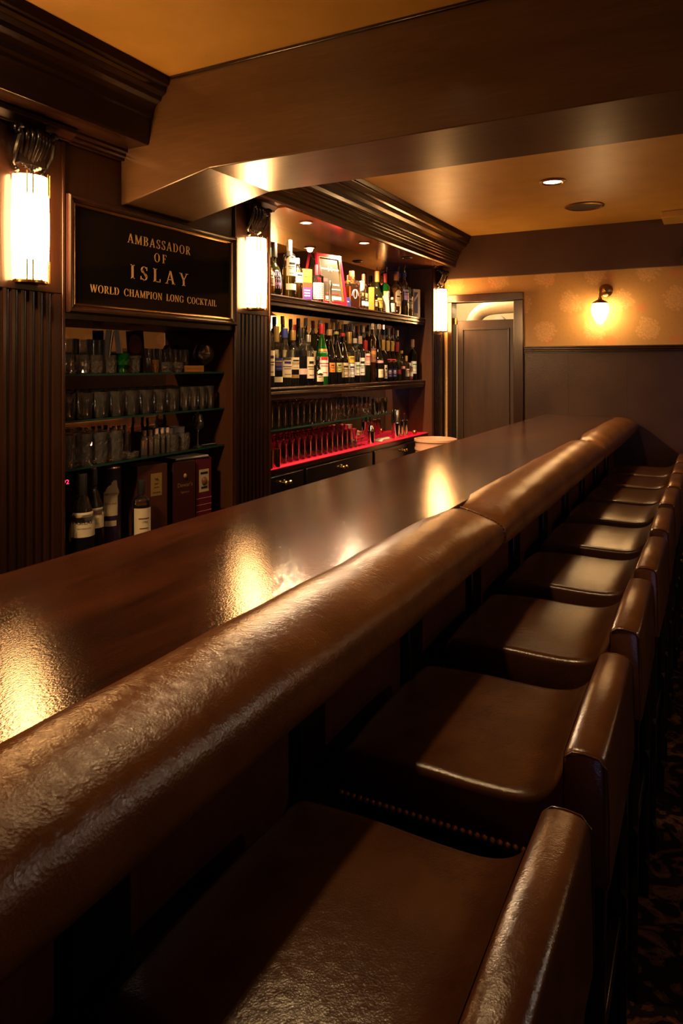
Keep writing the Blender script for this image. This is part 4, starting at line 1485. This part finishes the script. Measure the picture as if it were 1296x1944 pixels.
p = empty('cigar_tube', (-2.128, 3.835, ZT), 0, 'slim upright silver tube before the red-framed certificate', 'tube')
MB().lathe([(.0005, 0), (.0095, 0), (.0095, .055), (.0085, .056), (.0085, .059), (.0095, .06), (.0095, .125), (.006, .138), (.0005, .14)], 14).build('tube', M_STEEL, p)
p = empty('card', (-2.128, 4.075, ZT), radians(68), 'small navy card standing before the square orange decanter', 'card')
MB().box(-.027, .027, 0, .002, 0, .060).build('card', colour('navy'), p, rot=(radians(-10), 0, 0))
MB().box(-.020, .014, -.0006, -.0001, .026, .033).build('print', colour('grey'), p, rot=(radians(-10), 0, 0), smooth=0)

# square orange decanter
sq = empty('bottle', (-2.160, 4.190, ZT), radians(60), 'square orange liqueur decanter with orange cap on the upper shelf', 'bottle', UG)


def rsq(h, c):
    return [(h, -h + c), (h, h - c), (h - c, h), (-h + c, h), (-h, h - c), (-h, -h + c), (-h + c, -h), (h - c, -h)]


def sqb(hs):
    return [[(a, b, z) for a, b in rsq(h, c)] for z, h, c in hs]


MB().rings(sqb([(0, .043, .008), (.004, .045, .008), (.165, .045, .008), (.178, .040, .010), (.185, .018, .007), (.215, .018, .007)])).build('body', G_CLEAR, sq, smooth=20)
MB().rings(sqb([(.006, .0415, .007), (.138, .0415, .007)])).build('liquid', LQ['orange'], sq, smooth=20)
MB().lathe([(.0005, .190), (.019, .190), (.019, .242), (.017, .245), (.0005, .245)], 16).build('cap', colour('orange'), sq)
for sgn in (1, -1):
    sw = [(sgn * (.026 * cos(t_ / 14 * 4.4) * (1 - t_ / 18)), -.0455, .075 + .052 * sin(t_ / 14 * 4.4) * (1 - t_ / 22)) for t_ in range(15)]
    MB().tube(sw, .0022, 6).build('swirl', colour('white'), sq)
for k, y in enumerate((4.308, 4.362)):
    bottle(-2.134, y, ZT, .017, .105, 'spirit', G_CLEAR, ('miniature amber bottle beside the square orange decanter', 'miniature pale bottle before the silver-topped bottle')[k], 60, ('gold', .018), (('amber', 'gold')[k], .6), [('white', .02, .05, 55)], group=UG, prints=False)
bottle(-2.185, 4.385, ZT, .032, .195, 'tall', G_CLEAR, 'clear bottle with a broad silver screw top, behind the two miniatures', 60, ('silver', .085, .026), ('gold', .3), None, group=UG)
bottle(-2.205, 4.462, ZT, .031, .255, 'spirit', G_CLEAR, 'brown-capped bottle behind the slim orange carton', 60, ('brown', .06), ('amber', .6), [('cream', .05, .12, 55)], group=UG)
cb2 = carton(-2.138, 4.452, ZT, .030, .030, .160, 62, colour('orange'), 'slim plain orange carton on the upper bottle shelf')
bottle(-2.150, 4.518, ZT, .028, .140, 'tall', G_CLEAR, 'short orange bottle with a red figure on its label', 62, ('black', .02), ('orange', .62), [('cream', .03, .075, 45, 0, 'red')], group=UG)
bottle(-2.165, 4.605, ZT, .040, .290, 'bulb', G_OLIVE, 'dark bottle with red and orange foil cap and yellow label', 62, ('orange', .075), None, [('yellow', .025, .095, 50, 0, 'red')], group=UG)
bottle(-2.218, 4.690, ZT, .034, .298, 'spirit', G_OLIVE, 'olive bottle with black cap behind the folded white card', 62, ('black', .05), None, [('yellow', .05, .12, 50)], group=UG)
bottle(-2.175, 4.765, ZT, .033, .292, 'spirit', G_GREEN, 'green bottle with bright red cap on the upper shelf', 62, ('red', .065), None, [('yellow', .12, .16, 55)], group=UG)
bottle(-2.200, 4.838, ZT, .033, .292, 'spirit', G_CLEAR, 'amber bottle with black stopper behind the small white-labelled bottle', 62, ('black', .04), ('amber', .66), [('beige', .04, .12, 50)], group=UG)
bottle(-2.158, 4.925, ZT, .035, .305, 'spirit', G_CLEAR, 'amber bottle with a tall beige oval label and orange cap', 62, ('orange', .045), ('amber', .66), [('beige', .06, .16, 42, .025)], group=UG)
p = empty('folded_card', (-2.135, 4.700, ZT), radians(60), 'folded white card standing open before the dark bottles', 'card')
MB().prism([(-.030, .0), (.030, .0), (.034, .165), (-.030, .110)], 'Y', 0, .0015).build('front_leaf', M_WHITE, p, rot=(radians(-8), 0, 0), smooth=0)
MB().prism([(-.026, .0), (.034, .0), (.036, .160), (-.024, .100)], 'Y', .020, .0215).build('rear_leaf', M_WHITE, p, smooth=0)
p = empty('trinket', (-2.130, 4.630, ZT), 0, 'small brass trinket at the front edge of the upper shelf', 'trinket')
MB().lathe([(.0005, 0), (.022, 0), (.024, .004), (.010, .008), (.012, .016), (.018, .020), (.010, .026), (.0005, .028)], 14).build('trinket', M_BRASS, p)
bottle(-2.138, 4.812, ZT, .021, .118, 'tall', G_CLEAR, 'small clear bottle with plain white label beside the folded card', 62, ('white', .015), None, [('white', .01, .075, 70)], group=UG, prints=False)
bottle(-2.185, 5.010, ZT, .033, .335, 'spirit', G_CLEAR, 'clear bottle with blue and lilac cap and red label', 62, ('lilac', .065), None, [('red', .02, .15, 55)], group=UG)
for k, (x, y, lc_) in enumerate(((-2.145, 5.068, 'lilac'), (-2.216, 5.112, 'cream'))):
    q = bottle(x, y, ZT, .032, .335, 'tall', G_CLEAR, ('clear bottle with lilac label and a steel pourer, near end of upper shelf', 'clear bottle with cream label and a steel pourer, behind the lilac-labelled one')[k], 62, ('blue', .03), None, [(lc_, .12, .20, 60)], group=UG)
    MB().tube([(0, 0, .338), (0, 0, .37), (.010, 0, .395)], [.006, .004, .003], 8).build('pourer', M_STEEL, q)
bottle(-2.150, 5.165, ZT, .032, .225, 'tall', G_CLEAR, 'bottle with green shoulder and white label beside the blue picture box', 62, ('green', .05), ('yellow', .35), [('white', .06, .14, 60)], group=UG)
bx2 = carton(-2.150, 5.290, ZT, .075, .05, .225, 64, M_WHITE, 'white carton with a blue picture at the far end of the upper shelf')
flat_label(bx2, .05, -.028, .012, .03, .20, colour('blue'))
MB().prism([(-.028, .12), (.012, .17), (.012, .195), (-.028, .145)], 'Y', -.0268, -.0262).build('white_stripe', colour('white'), bx2, smooth=0)

# ---- whisky bottles and boxes on the low counter ---------------------------------------------------
ZL = 0.7205
bottle(-2.185, 1.800, ZL, .036, .270, 'slope', G_CLEAR, 'small yellow-labelled bottle cut by the pilaster beside the low counter', 60, ('black', .03), ('brown', .45), [('yellow', .06, .13, 60)], prints=False, group='whisky bottles on the low counter')
b2 = bottle(-2.100, 1.858, ZL, .046, .315, 'slope', G_CLEAR, 'bottle with black capsule and cream label lettered GELAS on the low counter', 62, ('black', .075), ('dark', .30), [('cream', .088, .178, 66)], prints=False, group='whisky bottles on the low counter')
text_part('GELAS', colour('black'), b2, (0, -.0475, .136), (pi / 2, 0, 0), wrap=.0475)
text_part('armagnac', colour('brown'), b2, (0, -.0475, .118), (pi / 2, 0, 0), wrap=.0475)
b3 = bottle(-2.150, 1.955, ZL, .044, .318, 'slope', G_CLEAR, 'bottle with brown-tipped black capsule and cream picture label, beside the purple tube', 64, ('black', .060), ('dark', .45), [('cream', .095, .172, 52)], prints=False, group='whisky bottles on the low counter')
MB().lathe([(.0005, .316), (.016, .316), (.016, .332), (.0005, .332)], 14).build('cork', colour('cork'), b3)
q = patch(.0452, .112, .135, -.35, .25, n=6).build('print', colour('olive'), b3, smooth=0)
q = patch(.0452, .148, .155, -.55, .55, n=6).build('print', colour('brown'), b3, smooth=0)
tb_ = empty('gift_tube', (-2.205, 2.095, ZL), radians(52), 'dark purple whisky gift tube with gold lid and arrow-shaped cream label', 'tube')
MB().lathe([(.0005, 0), (.046, 0), (.046, .302), (.0005, .302)], 28).build('body', plain('dark purple tube', (0.035, 0.016, 0.055), 0.4), tb_)
MB().lathe([(.0005, .302), (.0465, .302), (.0465, .309), (.044, .313), (.0005, .311)], 28).build('lid', M_GOLD, tb_)
lm = MB()
rows = [(.112, -.62, .62), (.190, -.62, .62), (.205, -.62, .82), (.228, -.30, .62), (.252, .15, .55), (.256, .25, .5)]
lm.rings([[(.0468 * sin(a0 + (a1 - a0) * j / 8), -.0468 * cos(a0 + (a1 - a0) * j / 8), z_) for j in range(9)] for z_, a0, a1 in rows], False, False, closed=False)
lm.build('label', colour('beige'), tb_, smooth=0)
patch(.0462, .070, .092, -.5, .5, n=8).build('label', colour('beige'), tb_, smooth=0)
text_part('AUCH', colour('brown'), tb_, (0, -.0476, .196), (pi / 2, 0, 0), wrap=.0476)
text_part('LOWLAND', colour('brown'), tb_, (0, -.0476, .158), (pi / 2, 0, 0), wrap=.0476)
b4 = bottle(-2.065, 2.130, ZL, .037, .255, 'spirit', G_CLEAR, 'whisky bottle with black cap and tall white label, before the brown box', 64, ('black', .055), ('brown', .62), [('cream', .04, .148, 66)], prints=False, group='whisky bottles on the low counter')
text_part('1978', colour('brown'), b4, (0.002, -.0385, .088), (pi / 2, 0, 0), wrap=.0385)
patch(.0382, .105, .109, -.6, .6, n=6).build('print', colour('brown'), b4, smooth=0)
patch(.0382, .066, .069, -.5, .5, n=6).build('print', colour('brown'), b4, smooth=0)
M_BOXB = plain('brown whisky box', (0.085, 0.024, 0.014), 0.35)
w1 = carton(-2.175, 2.268, ZL, .150, .110, .300, 78, M_BOXB, 'brown whisky box with a gold label on the low counter')
flat_label(w1, .110, -.010, .046, .165, .262, colour('gold'))
for zz, w_ in ((.178, .020), (.200, .012), (.215, .010)):
    flat_label(w1, .1126, .018 - w_, .018 + w_, zz, zz + .004, colour('brown'), 'print')
MB().ball((.018, -.0563, .240), .007, 10, 6).build('print', colour('brown'), w1)
M_BOXD = plain('dark red whisky box', (0.050, 0.011, 0.011), 0.35)
w2 = carton(-2.165, 2.456, ZL, .128, .110, .292, 80, M_BOXD, 'dark whisky box with gold script lettering on the low counter')
text_part('Dewars', colour('gold'), w2, (.004, -.0556, .178), (pi / 2, 0, 0))
text_part('Signature', colour('gold'), w2, (.004, -.0556, .150), (pi / 2, 0, 0))
MB().ball((.004, -.0554, .226), .009, 10, 6, 1.3).build('crest', colour('gold'), w2)
M_BOXR = plain('wine red whisky box', (0.13, 0.012, 0.022), 0.35)
w3 = carton(-2.160, 2.585, ZL, .095, .110, .292, 82, M_BOXR, 'wine-red whisky box with a cream label next to the bay side')
flat_label(w3, .110, -.030, .030, .135, .240, colour('beige'))
for zz, w_ in ((.218, .022), (.150, .018)):
    flat_label(w3, .1126, -w_, w_, zz, zz + .010, colour('black'), 'print')
MB().ball((0, -.0563, .185), .016, 10, 6, 1.3).build('print', colour('brown'), w3)
for zz in (.105, .075, .045):
    flat_label(w3, .1104, -.0475, .0475, zz, zz + .002, colour('pink'), 'print')
ty = empty('paper_tray', (-2.165, 2.520, ZL + .2925), radians(80), 'black tray with white paper lying on top of the whisky boxes', 'tray')
MB().box(-.105, .100, -.052, .052, 0, .006).build('tray', M_BLACK, ty, bevel=.002)
MB().box(-.098, .094, -.050, .046, .0062, .013).build('paper', M_WHITE, ty, bevel=.001)
ck = carton(-2.226, 1.908, ZL, .07, .03, .310, 50, M_BLACK, 'black device with red glowing digits behind the whisky bottles', 'clock', 'digital_clock')
MB().box(-.033, .033, -.0158, -.0152, .245, .300).build('display', M_BLACKGLOSS, ck, smooth=0)
text_part('92', emitter('red digits', (1, .02, .06), 3.0), ck, (-.012, -.0165, .265), (pi / 2, 0, 0), 'digits')

# ---- glassware ---------------------------------------------------------------------------------------
def g_tumbler(R, H, mat, seg=20, taper=.88, facets=False, name='tumbler'):
    t = R * taper
    prof = [(.0005, 0), (t * .95, 0), (t, .003), (R, H), (R - .0018, H + .0006), (R - .0026, H - .001), (t - .004, .013), (.0005, .011)]
    m = MB().lathe(prof, seg)
    if facets:
        m = MB()
        rings = []
        for q, (r, z) in enumerate([(t * .94, 0), (t, .004), (t * 1.01, H * .22), (R * .955, H * .42), (R * .965, H * .62), (R * .985, H * .74), (R, H), (R - .0026, H), (t - .005, .016)]):
            wob = .0016 if 1 <= q <= 4 else 0
            rings.append([((r + (wob if j % 2 else -wob)) * cos(2 * pi * (j + (.5 * (q % 2))) / seg), (r + (wob if j % 2 else -wob)) * sin(2 * pi * (j + (.5 * (q % 2))) / seg), z) for j in range(seg)])
        m.rings(rings)
    return m.build(name, mat, smooth=0 if facets else 40)


def g_stem(R, H, bowl_h, mat, name, rim=.8):
    st_ = H - bowl_h
    prof = [(.0005, 0), (R * .85, 0), (R * .85, .0015), (.006, .006), (.0032, .012), (.003, st_ - .004), (.008, st_ + .001), (R * .75, st_ + bowl_h * .22), (R, st_ + bowl_h * .45), (R * .95, st_ + bowl_h * .7), (R * rim, H), (R * rim - .0015, H),
            (R * .95 - .002, st_ + bowl_h * .7), (R - .002, st_ + bowl_h * .45), (R * .72, st_ + bowl_h * .24), (.0005, st_ + .005)]
    return MB().lathe(prof, 20).build(name, mat, smooth=50)


def place(proto, spots, labelfn, cat, group):
    for i, (x, y, z) in enumerate(spots):
        o = proto if not proto.get('label') else copy_tree(proto)
        o.location = (x, y, z)
        o.rotation_euler = (0, 0, (i * 1.7) % 6.28)
        tag(o, labelfn(i), cat, group)


def rowlab(what, where, row):
    return lambda i: '%s, %s along the %s, %s' % (what, ORD[i], row, where)


z1, z2, z3 = ZS[0] + .0004, ZS[1] + .0004, ZS[2] + .0004
# top glass shelf
sh = g_tumbler(.0335, .072, M_CUT, 18, .9, True)
place(sh, [(-2.142, 1.818 + i * .0695, z1) for i in range(4)] + [(-2.142, 2.158, z1)], rowlab('short cut-crystal tumbler', 'top glass shelf', 'front row'), 'glass', 'short cut tumblers on the top glass shelf')
tl = g_tumbler(.033, .135, M_GLASS, 18, .9)
place(tl, [(-2.222, 1.835 + i * .069, z1) for i in range(4)], rowlab('tall clear tumbler', 'top glass shelf', 'back row'), 'glass', 'tall tumblers on the top glass shelf')
gg = g_tumbler(.037, .080, tinted('cut green glass', (0.02, 0.30, 0.05), .05, .45), 18, .62, True, 'green_glass')
gg.location = (-2.140, 2.089, z1)
tag(gg, 'small flared green cut glass on the top glass shelf', 'glass')
bk_ = empty('booklet_pair', (-2.222, 2.128, z1), radians(40))
bk_.name = 'leaning_booklets'
tag(bk_, 'white tent card standing open like a letter A on the top glass shelf', 'card')
for s_ in (-1, 1):
    MB().prism([(s_ * .050, 0), (s_ * .026, 0), (s_ * .006, .178), (s_ * .024, .178)], 'Y', -.022, .022).build('card_leaf', M_WHITE, bk_, smooth=0)
pc = empty('postcard', (-2.176, 2.222, z1), radians(42), 'dark picture postcard leaning beside the white tent card', 'card')
MB().box(-.036, .036, 0, .003, 0, .182).build('card', plain('dark photo print', (0.030, 0.012, 0.016), 0.25), pc, rot=(radians(-8), radians(-4), 0), smooth=0)
MB().prism(smooth_profile([(-.020, .09), (.012, .085), (.026, .12), (.018, .155), (-.012, .165), (-.026, .13)], 3), 'Y', -.0012, -.0004).build('picture', plain('reddish photo', (0.16, 0.05, 0.035), 0.3), pc, rot=(radians(-8), radians(-4), 0), smooth=0)
for zz in (.050, .064):
    MB().box(-.022, .020, -.0012, -.0004, zz, zz + .007).build('print', colour('grey'), pc, rot=(radians(-8), radians(-4), 0), smooth=0)
kg = empty('wooden_keg', (-2.138, 2.226, z1), 0, 'tiny dark wooden keg cup on the top glass shelf', 'cup')
MB().lathe([(.0005, 0), (.024, 0), (.028, .028), (.025, .062), (.021, .062), (.0005, .058)], 18).build('cup', M_BLACKWOOD, kg)
vt_ = g_tumbler(.022, .055, tinted('amber votive glass', (0.65, 0.32, 0.10), .05, .4), 14, .8, True, 'amber_votive')
vt_.location = (-2.140, 2.282, z1)
tag(vt_, 'small amber faceted glass beside the tiny dark keg cup', 'glass')
bw = g_tumbler(.036, .045, M_CUT, 18, .75, True, 'crystal_bowl')
place(bw, [(-2.142, 2.348, z1), (-2.142, 2.424, z1)], lambda i: ('low crystal bowl beside the amber faceted glass', 'low crystal bowl beside the brass nameplate')[i], 'bowl', 'low crystal bowls on the top glass shelf')
t2 = g_tumbler(.032, .105, M_GLASS, 18, .92)
place(t2, [(-2.222, 2.285 + i * .070, z1) for i in range(5)], rowlab('plain clear tumbler', 'top glass shelf', 'far back row'), 'glass', 'plain tumblers at the back of the top glass shelf')
np_ = empty('nameplate', (-2.128, 2.525, z1), radians(80), 'small brass nameplate block at the front of the top glass shelf', 'nameplate')
MB().box(-.058, .058, -.010, .010, 0, .030).build('plate', plain('brass plate', (0.50, 0.24, 0.06), 0.35, 0.7), np_, bevel=.001)
text_part('plate', colour('brown'), np_, (0, -.0104, .012), (pi / 2, 0, 0))
sn = g_stem(.051, .130, .102, M_GLASS, 'brandy_snifter', .66)
sn.location = (-2.165, 2.648, z1)
tag(sn, 'large balloon brandy snifter at the end of the top glass shelf', 'glass')

# middle glass shelf
mt = g_tumbler(.040, .100, M_GLASS, 22, .9)
place(mt, [(-2.150, 1.822 + i * .0825, z2) for i in range(8)], rowlab('wide clear tumbler', 'middle glass shelf', 'front row'), 'glass', 'wide tumblers on the middle glass shelf')
mh = g_tumbler(.0275, .106, M_GLASS, 16, .95, name='highball_glass')
place(mh, [(-2.142, 2.475 + i * .060, z2) for i in range(4)], lambda i: 'slim straight glass, %s from the wide tumblers on the middle glass shelf' % ORD[i], 'glass', 'slim glasses on the middle glass shelf')
mb_ = g_tumbler(.032, .106, M_CUT, 16, .92)
place(mb_, [(-2.226, 1.815 + i * .0725, z2) for i in range(12)], rowlab('clear crystal tumbler', 'middle glass shelf', 'back row'), 'glass', 'tumblers at the back of the middle glass shelf')

# lowest glass shelf
lt_ = g_tumbler(.0385, .122, M_CUT, 18, .92, True)
place(lt_, [(-2.148, 1.820 + i * .080, z3) for i in range(4)], rowlab('tall cut-crystal tumbler', 'lowest glass shelf', 'front row'), 'glass', 'cut tumblers on the lowest glass shelf')
lb_ = g_tumbler(.0335, .125, M_CUT, 16, .92, True)
place(lb_, [(-2.226, 1.815 + i * .072, z3) for i in range(4)], rowlab('tall cut-crystal tumbler', 'lowest glass shelf', 'back row'), 'glass', 'cut tumblers on the lowest glass shelf')


def vial(x, y, H, R, corkc, liq, label):
    p = empty('corked_vial', (x, y, z3), 0, label, 'vial', 'corked vials on the lowest glass shelf')
    MB().lathe([(.0005, 0), (R, 0), (R, H * .72), (R * .6, H * .80), (R * .6, H * .86), (.0005, H * .86)], 14).build('vial', M_GLASS, p)
    if liq:
        MB().lathe([(.0005, .002), (R - .0015, .002), (R - .0015, H * .6), (.0005, H * .6)], 12).build('liquid', LQ[liq], p)
    MB().lathe([(.0005, H * .78), (R * .62, H * .78), (R * .66, H), (.0005, H)], 12).build('cork', colour(corkc), p)


for i in range(3):
    vial(-2.205, 2.118 + i * .034, .125, .0135, 'cork', None, 'clear vial with brown cork behind the glass dish, %s of three' % ORD[i])
for i in range(2):
    vial(-2.150, 2.236 + i * .036, .105, .0145, 'cork', 'orange', 'vial of orange liquid on the lowest glass shelf, %s of two' % ORD[i])
for i in range(3):
    vial(-2.135, 2.296 + i * .033, .110, .0135, 'palepink', 'gold', 'vial with pale pink cork beside the orange vials, %s of three' % ORD[i])
ds = g_tumbler(.038, .024, M_CUT, 18, .9, True, 'glass_dish')
ds.location = (-2.148, 2.150, z3)
tag(ds, 'low round glass dish before the corked vials', 'dish')
cg = g_tumbler(.031, .075, M_CUT, 16, .85, True)
place(cg, [(-2.145, 2.402, z3), (-2.145, 2.478, z3)], lambda i: ('small crystal tumbler before the nearer white cup', 'small crystal tumbler before the farther white cup')[i], 'glass', 'small crystal tumblers before the white cups')
cu_ = MB().lathe([(.0005, 0), (.030, 0), (.032, .004), (.035, .098), (.0325, .098), (.029, .008), (.0005, .008)], 20).build('china_cup', M_CERAMIC)
place(cu_, [(-2.218, 2.440, z3), (-2.216, 2.518, z3)], lambda i: ('tall white china cup beside the lidded jar, lowest glass shelf', 'tall white china cup beside the lidded tasting glass')[i], 'cup', 'white china cups on the lowest glass shelf')
jr = empty('glass_jar', (-2.222, 2.360, z3), 0, 'tall glass jar with pale contents behind the pink-corked vials', 'jar')
MB().lathe([(.0005, 0), (.030, 0), (.031, .10), (.026, .12), (.028, .15), (.026, .15), (.0005, .148)], 18).build('jar', M_GLASS, jr)
MB().lathe([(.0005, .004), (.028, .004), (.028, .085), (.0005, .085)], 16).build('contents', LQ['gold'], jr)
cp = empty('tasting_glass', (-2.150, 2.588, z3), 0, 'lidded long-stemmed tasting glass with amber whisky on the lowest glass shelf', 'glass')
MB().lathe([(.0005, 0), (.026, 0), (.026, .0015), (.004, .008), (.003, .014), (.003, .070), (.012, .076), (.026, .092), (.029, .108), (.024, .130), (.020, .150), (.0185, .150), (.022, .130), (.027, .108), (.024, .093), (.0005, .078)], 20).build('goblet', M_GLASS, cp, smooth=50)
MB().lathe([(.0005, .079), (.022, .093), (.0262, .108), (.0235, .122), (.0005, .122)], 16).build('whisky', LQ['amber'], cp, smooth=50)
MB().lathe([(.0005, .1505), (.023, .1505), (.022, .154), (.006, .158), (.004, .164), (.007, .170), (.0005, .174)], 16).build('lid', M_GLASS, cp, smooth=50)
rl = empty('bottle_opener', (-2.155, 2.668, z3), radians(80), 'thin black strip with pale marks lying at the end of the lowest glass shelf', 'ruler')
MB().box(-.045, .045, -.014, .014, 0, .004).build('strip', M_BLACK, rl)
mk = MB()
for i in range(8):
    mk.box(-.040 + i * .011, -.036 + i * .011, -.010, -.002, .004, .0046)
mk.build('marks', colour('white'), rl, smooth=0)
rl.name = 'marked_strip'

# glass shelf in the bottle bay
z4 = 1.0944
hb_ = g_tumbler(.0305, .135, M_REFR, 16, .93, name='highball_glass')
place(hb_, [(-2.142, 3.092 + i * .0665, z4) for i in range(13)], rowlab('tall clear highball glass', 'bottle bay glass shelf', 'front row'), 'glass', 'highball glasses on the bottle bay glass shelf')
hb2 = g_tumbler(.0305, .132, M_REFR, 16, .93, name='highball_glass')
place(hb2, [(-2.222, 3.112 + i * .0665, z4) for i in range(13)], rowlab('tall clear highball glass', 'bottle bay glass shelf', 'back row'), 'glass', 'highball glasses on the bottle bay glass shelf')
sg_ = g_stem(.029, .128, .066, M_REFR, 'stemmed_glass', .9)
place(sg_, [(-2.144, 3.985 + i * .068, z4) for i in range(8)], rowlab('small stemmed glass', 'bottle bay glass shelf', 'front row'), 'glass', 'stemmed glasses on the bottle bay glass shelf')
sg2 = g_stem(.029, .128, .066, M_REFR, 'stemmed_glass', .9)
place(sg2, [(-2.222, 4.000 + i * .068, z4) for i in range(9)], rowlab('small stemmed glass', 'bottle bay glass shelf', 'back row'), 'glass', 'stemmed glasses on the bottle bay glass shelf')
jc = MB().lathe([(.0005, 0), (.026, 0), (.028, .003), (.030, .10), (.0305, .112), (.029, .112), (.0285, .10), (.0005, .006)], 20).build('julep_cup', M_STEEL)
place(jc, [(-2.144, 4.530, z4), (-2.160, 4.600, z4), (-2.144, 4.672, z4)], lambda i: 'polished metal cup, %s of three past the stemmed glasses' % ORD[i], 'cup', 'polished metal cups on the bottle bay glass shelf')

# counter under it
z5 = .8895
z5b = .8895
cc = MB().lathe([(.0005, 0), (.028, 0), (.029, .004), (.031, .100), (.0295, .100), (.027, .006), (.0005, .006)], 20).build('copper_cup', M_COPPER)
place(cc, [(-2.118, 3.125, z5), (-2.118, 3.197, z5)], lambda i: ('copper cup beside the middle pilaster on the red-edged counter', 'copper cup next to the clear glasses on the red-edged counter')[i], 'cup', 'copper cups on the red-edged counter')
cg1 = g_tumbler(.0320, .125, M_REFR, 16, .94, name='highball_glass')
place(cg1, [(-2.168, 3.268 + i * .068, z5b) for i in range(15)], rowlab('clear highball glass', 'red-edged counter', 'front row'), 'glass', 'highball glasses on the red-edged counter')
cg2 = g_tumbler(.0300, .145, M_REFR, 16, .94, name='highball_glass')
place(cg2, [(-2.232, 3.095 + i * .066, z5b) for i in range(19)], rowlab('tall clear highball glass', 'red-edged counter', 'back row'), 'glass', 'highball glasses on the red-edged counter')
ch = g_stem(.034, .100, .060, M_REFR, 'coupe_glass', 1.0)
place(ch, [(-2.170, 4.292, z5b), (-2.175, 4.366, z5b)], lambda i: ('stemmed coupe glass after the row of highball glasses on the counter', 'stemmed coupe glass beside the small shaker on the counter')[i], 'glass', 'coupe glasses on the red-edged counter')
p = empty('sugar_shaker', (-2.135, 4.440, z5), 0, 'small steel sugar shaker beside the folded white towel', 'shaker')
MB().lathe([(.0005, 0), (.024, 0), (.025, .003), (.025, .085), (.0005, .085)], 20).build('body', M_STEEL, p)
MB().lathe([(.0005, .085), (.0255, .085), (.0255, .100), (.018, .112), (.014, .126), (.010, .133), (.0005, .134)], 20).build('lid', M_STEEL, p)
tw = MB()
rr_ = []
for i in range(13):
    t = i / 12
    yy = 4.560 + .20 * t
    h = .026 * (sin(pi * min(max(t, .02), .98)) ** .4) + .004 * sin(9 * t)
    rr_.append([(-2.175, yy, z5b), (-2.115, yy + .01, z5 + .0002), (-2.112, yy + .01, z5 + h * .7), (-2.130, yy, z5 + h), (-2.160, yy, z5 + h * .95), (-2.178, yy, z5 + h * .6)])
tw.rings(rr_)
tag(tw.build('folded_towel', plain('white towel', (0.75, 0.68, 0.58), 0.9), smooth=60), 'folded white bar towel lying on the red-edged counter', 'towel')
p = empty('cocktail_shaker', (-2.140, 4.885, z5), 0, 'tall polished steel cocktail shaker standing on the red-edged counter', 'shaker')
MB().lathe([(.0005, 0), (.028, 0), (.030, .004), (.036, .112), (.0365, .116), (.0005, .116)], 24).build('tin', M_STEEL, p)
MB().lathe([(.0005, .116), (.0365, .116), (.035, .125), (.033, .212), (.031, .219), (.0005, .221)], 24).build('upper_tin', M_STEEL, p)
jg = MB().lathe([(.0005, 0), (.026, 0), (.027, .003), (.031, .125), (.0295, .125), (.0285, .12), (.0005, .004)], 20).build('mixing_cup', M_STEEL)
place(jg, [(-2.150, 4.985, z5b), (-2.145, 5.066, z5b)], lambda i: ('polished mixing cup next to the tall cocktail shaker', 'polished mixing cup holding the bar spoons')[i], 'cup', 'polished mixing cups on the red-edged counter')
p = empty('bar_spoon', (-2.145, 5.066, z5b + .006), 0, 'thin bar spoon with red knob standing in the polished mixing cup', 'spoon')
MB().tube([(.008, -.008, .002), (-.006, .012, .165)], .0018, 8).build('shaft', M_STEEL, p)
MB().ball((-.006, .012, .168), .006).build('knob', colour('red'), p)
p = empty('brass_tap', (-2.120, 5.215, z5), 0, 'small round brass knob at the far end of the red-edged counter', 'knob')
MB().lathe([(.0005, 0), (.010, 0), (.010, .006), (.018, .014), (.020, .024), (.014, .034), (.0005, .038)], 16).build('brass_ball', M_BRASS, p)
p.name = 'brass_stopper'

# tall round bin standing behind the bar
bn = empty('round_bin', (-1.885, 5.06, 0), 0, 'tall round pinkish beige bin standing behind the bar near the doorway', 'bin')
MB().lathe([(.0005, 0), (.130, 0), (.135, .01), (.155, .862), (.163, .865), (.163, .882), (.155, .884), (.150, .872), (.128, .02), (.0005, .02)], 32).build('bucket', plain('peach plastic', (0.80, 0.42, 0.26), 0.45), bn)
MB().lathe([(.1555, .80), (.159, .80), (.159, .815), (.1562, .815)], 32).build('band', plain('peach plastic', (0.80, 0.42, 0.26), 0.45), bn)
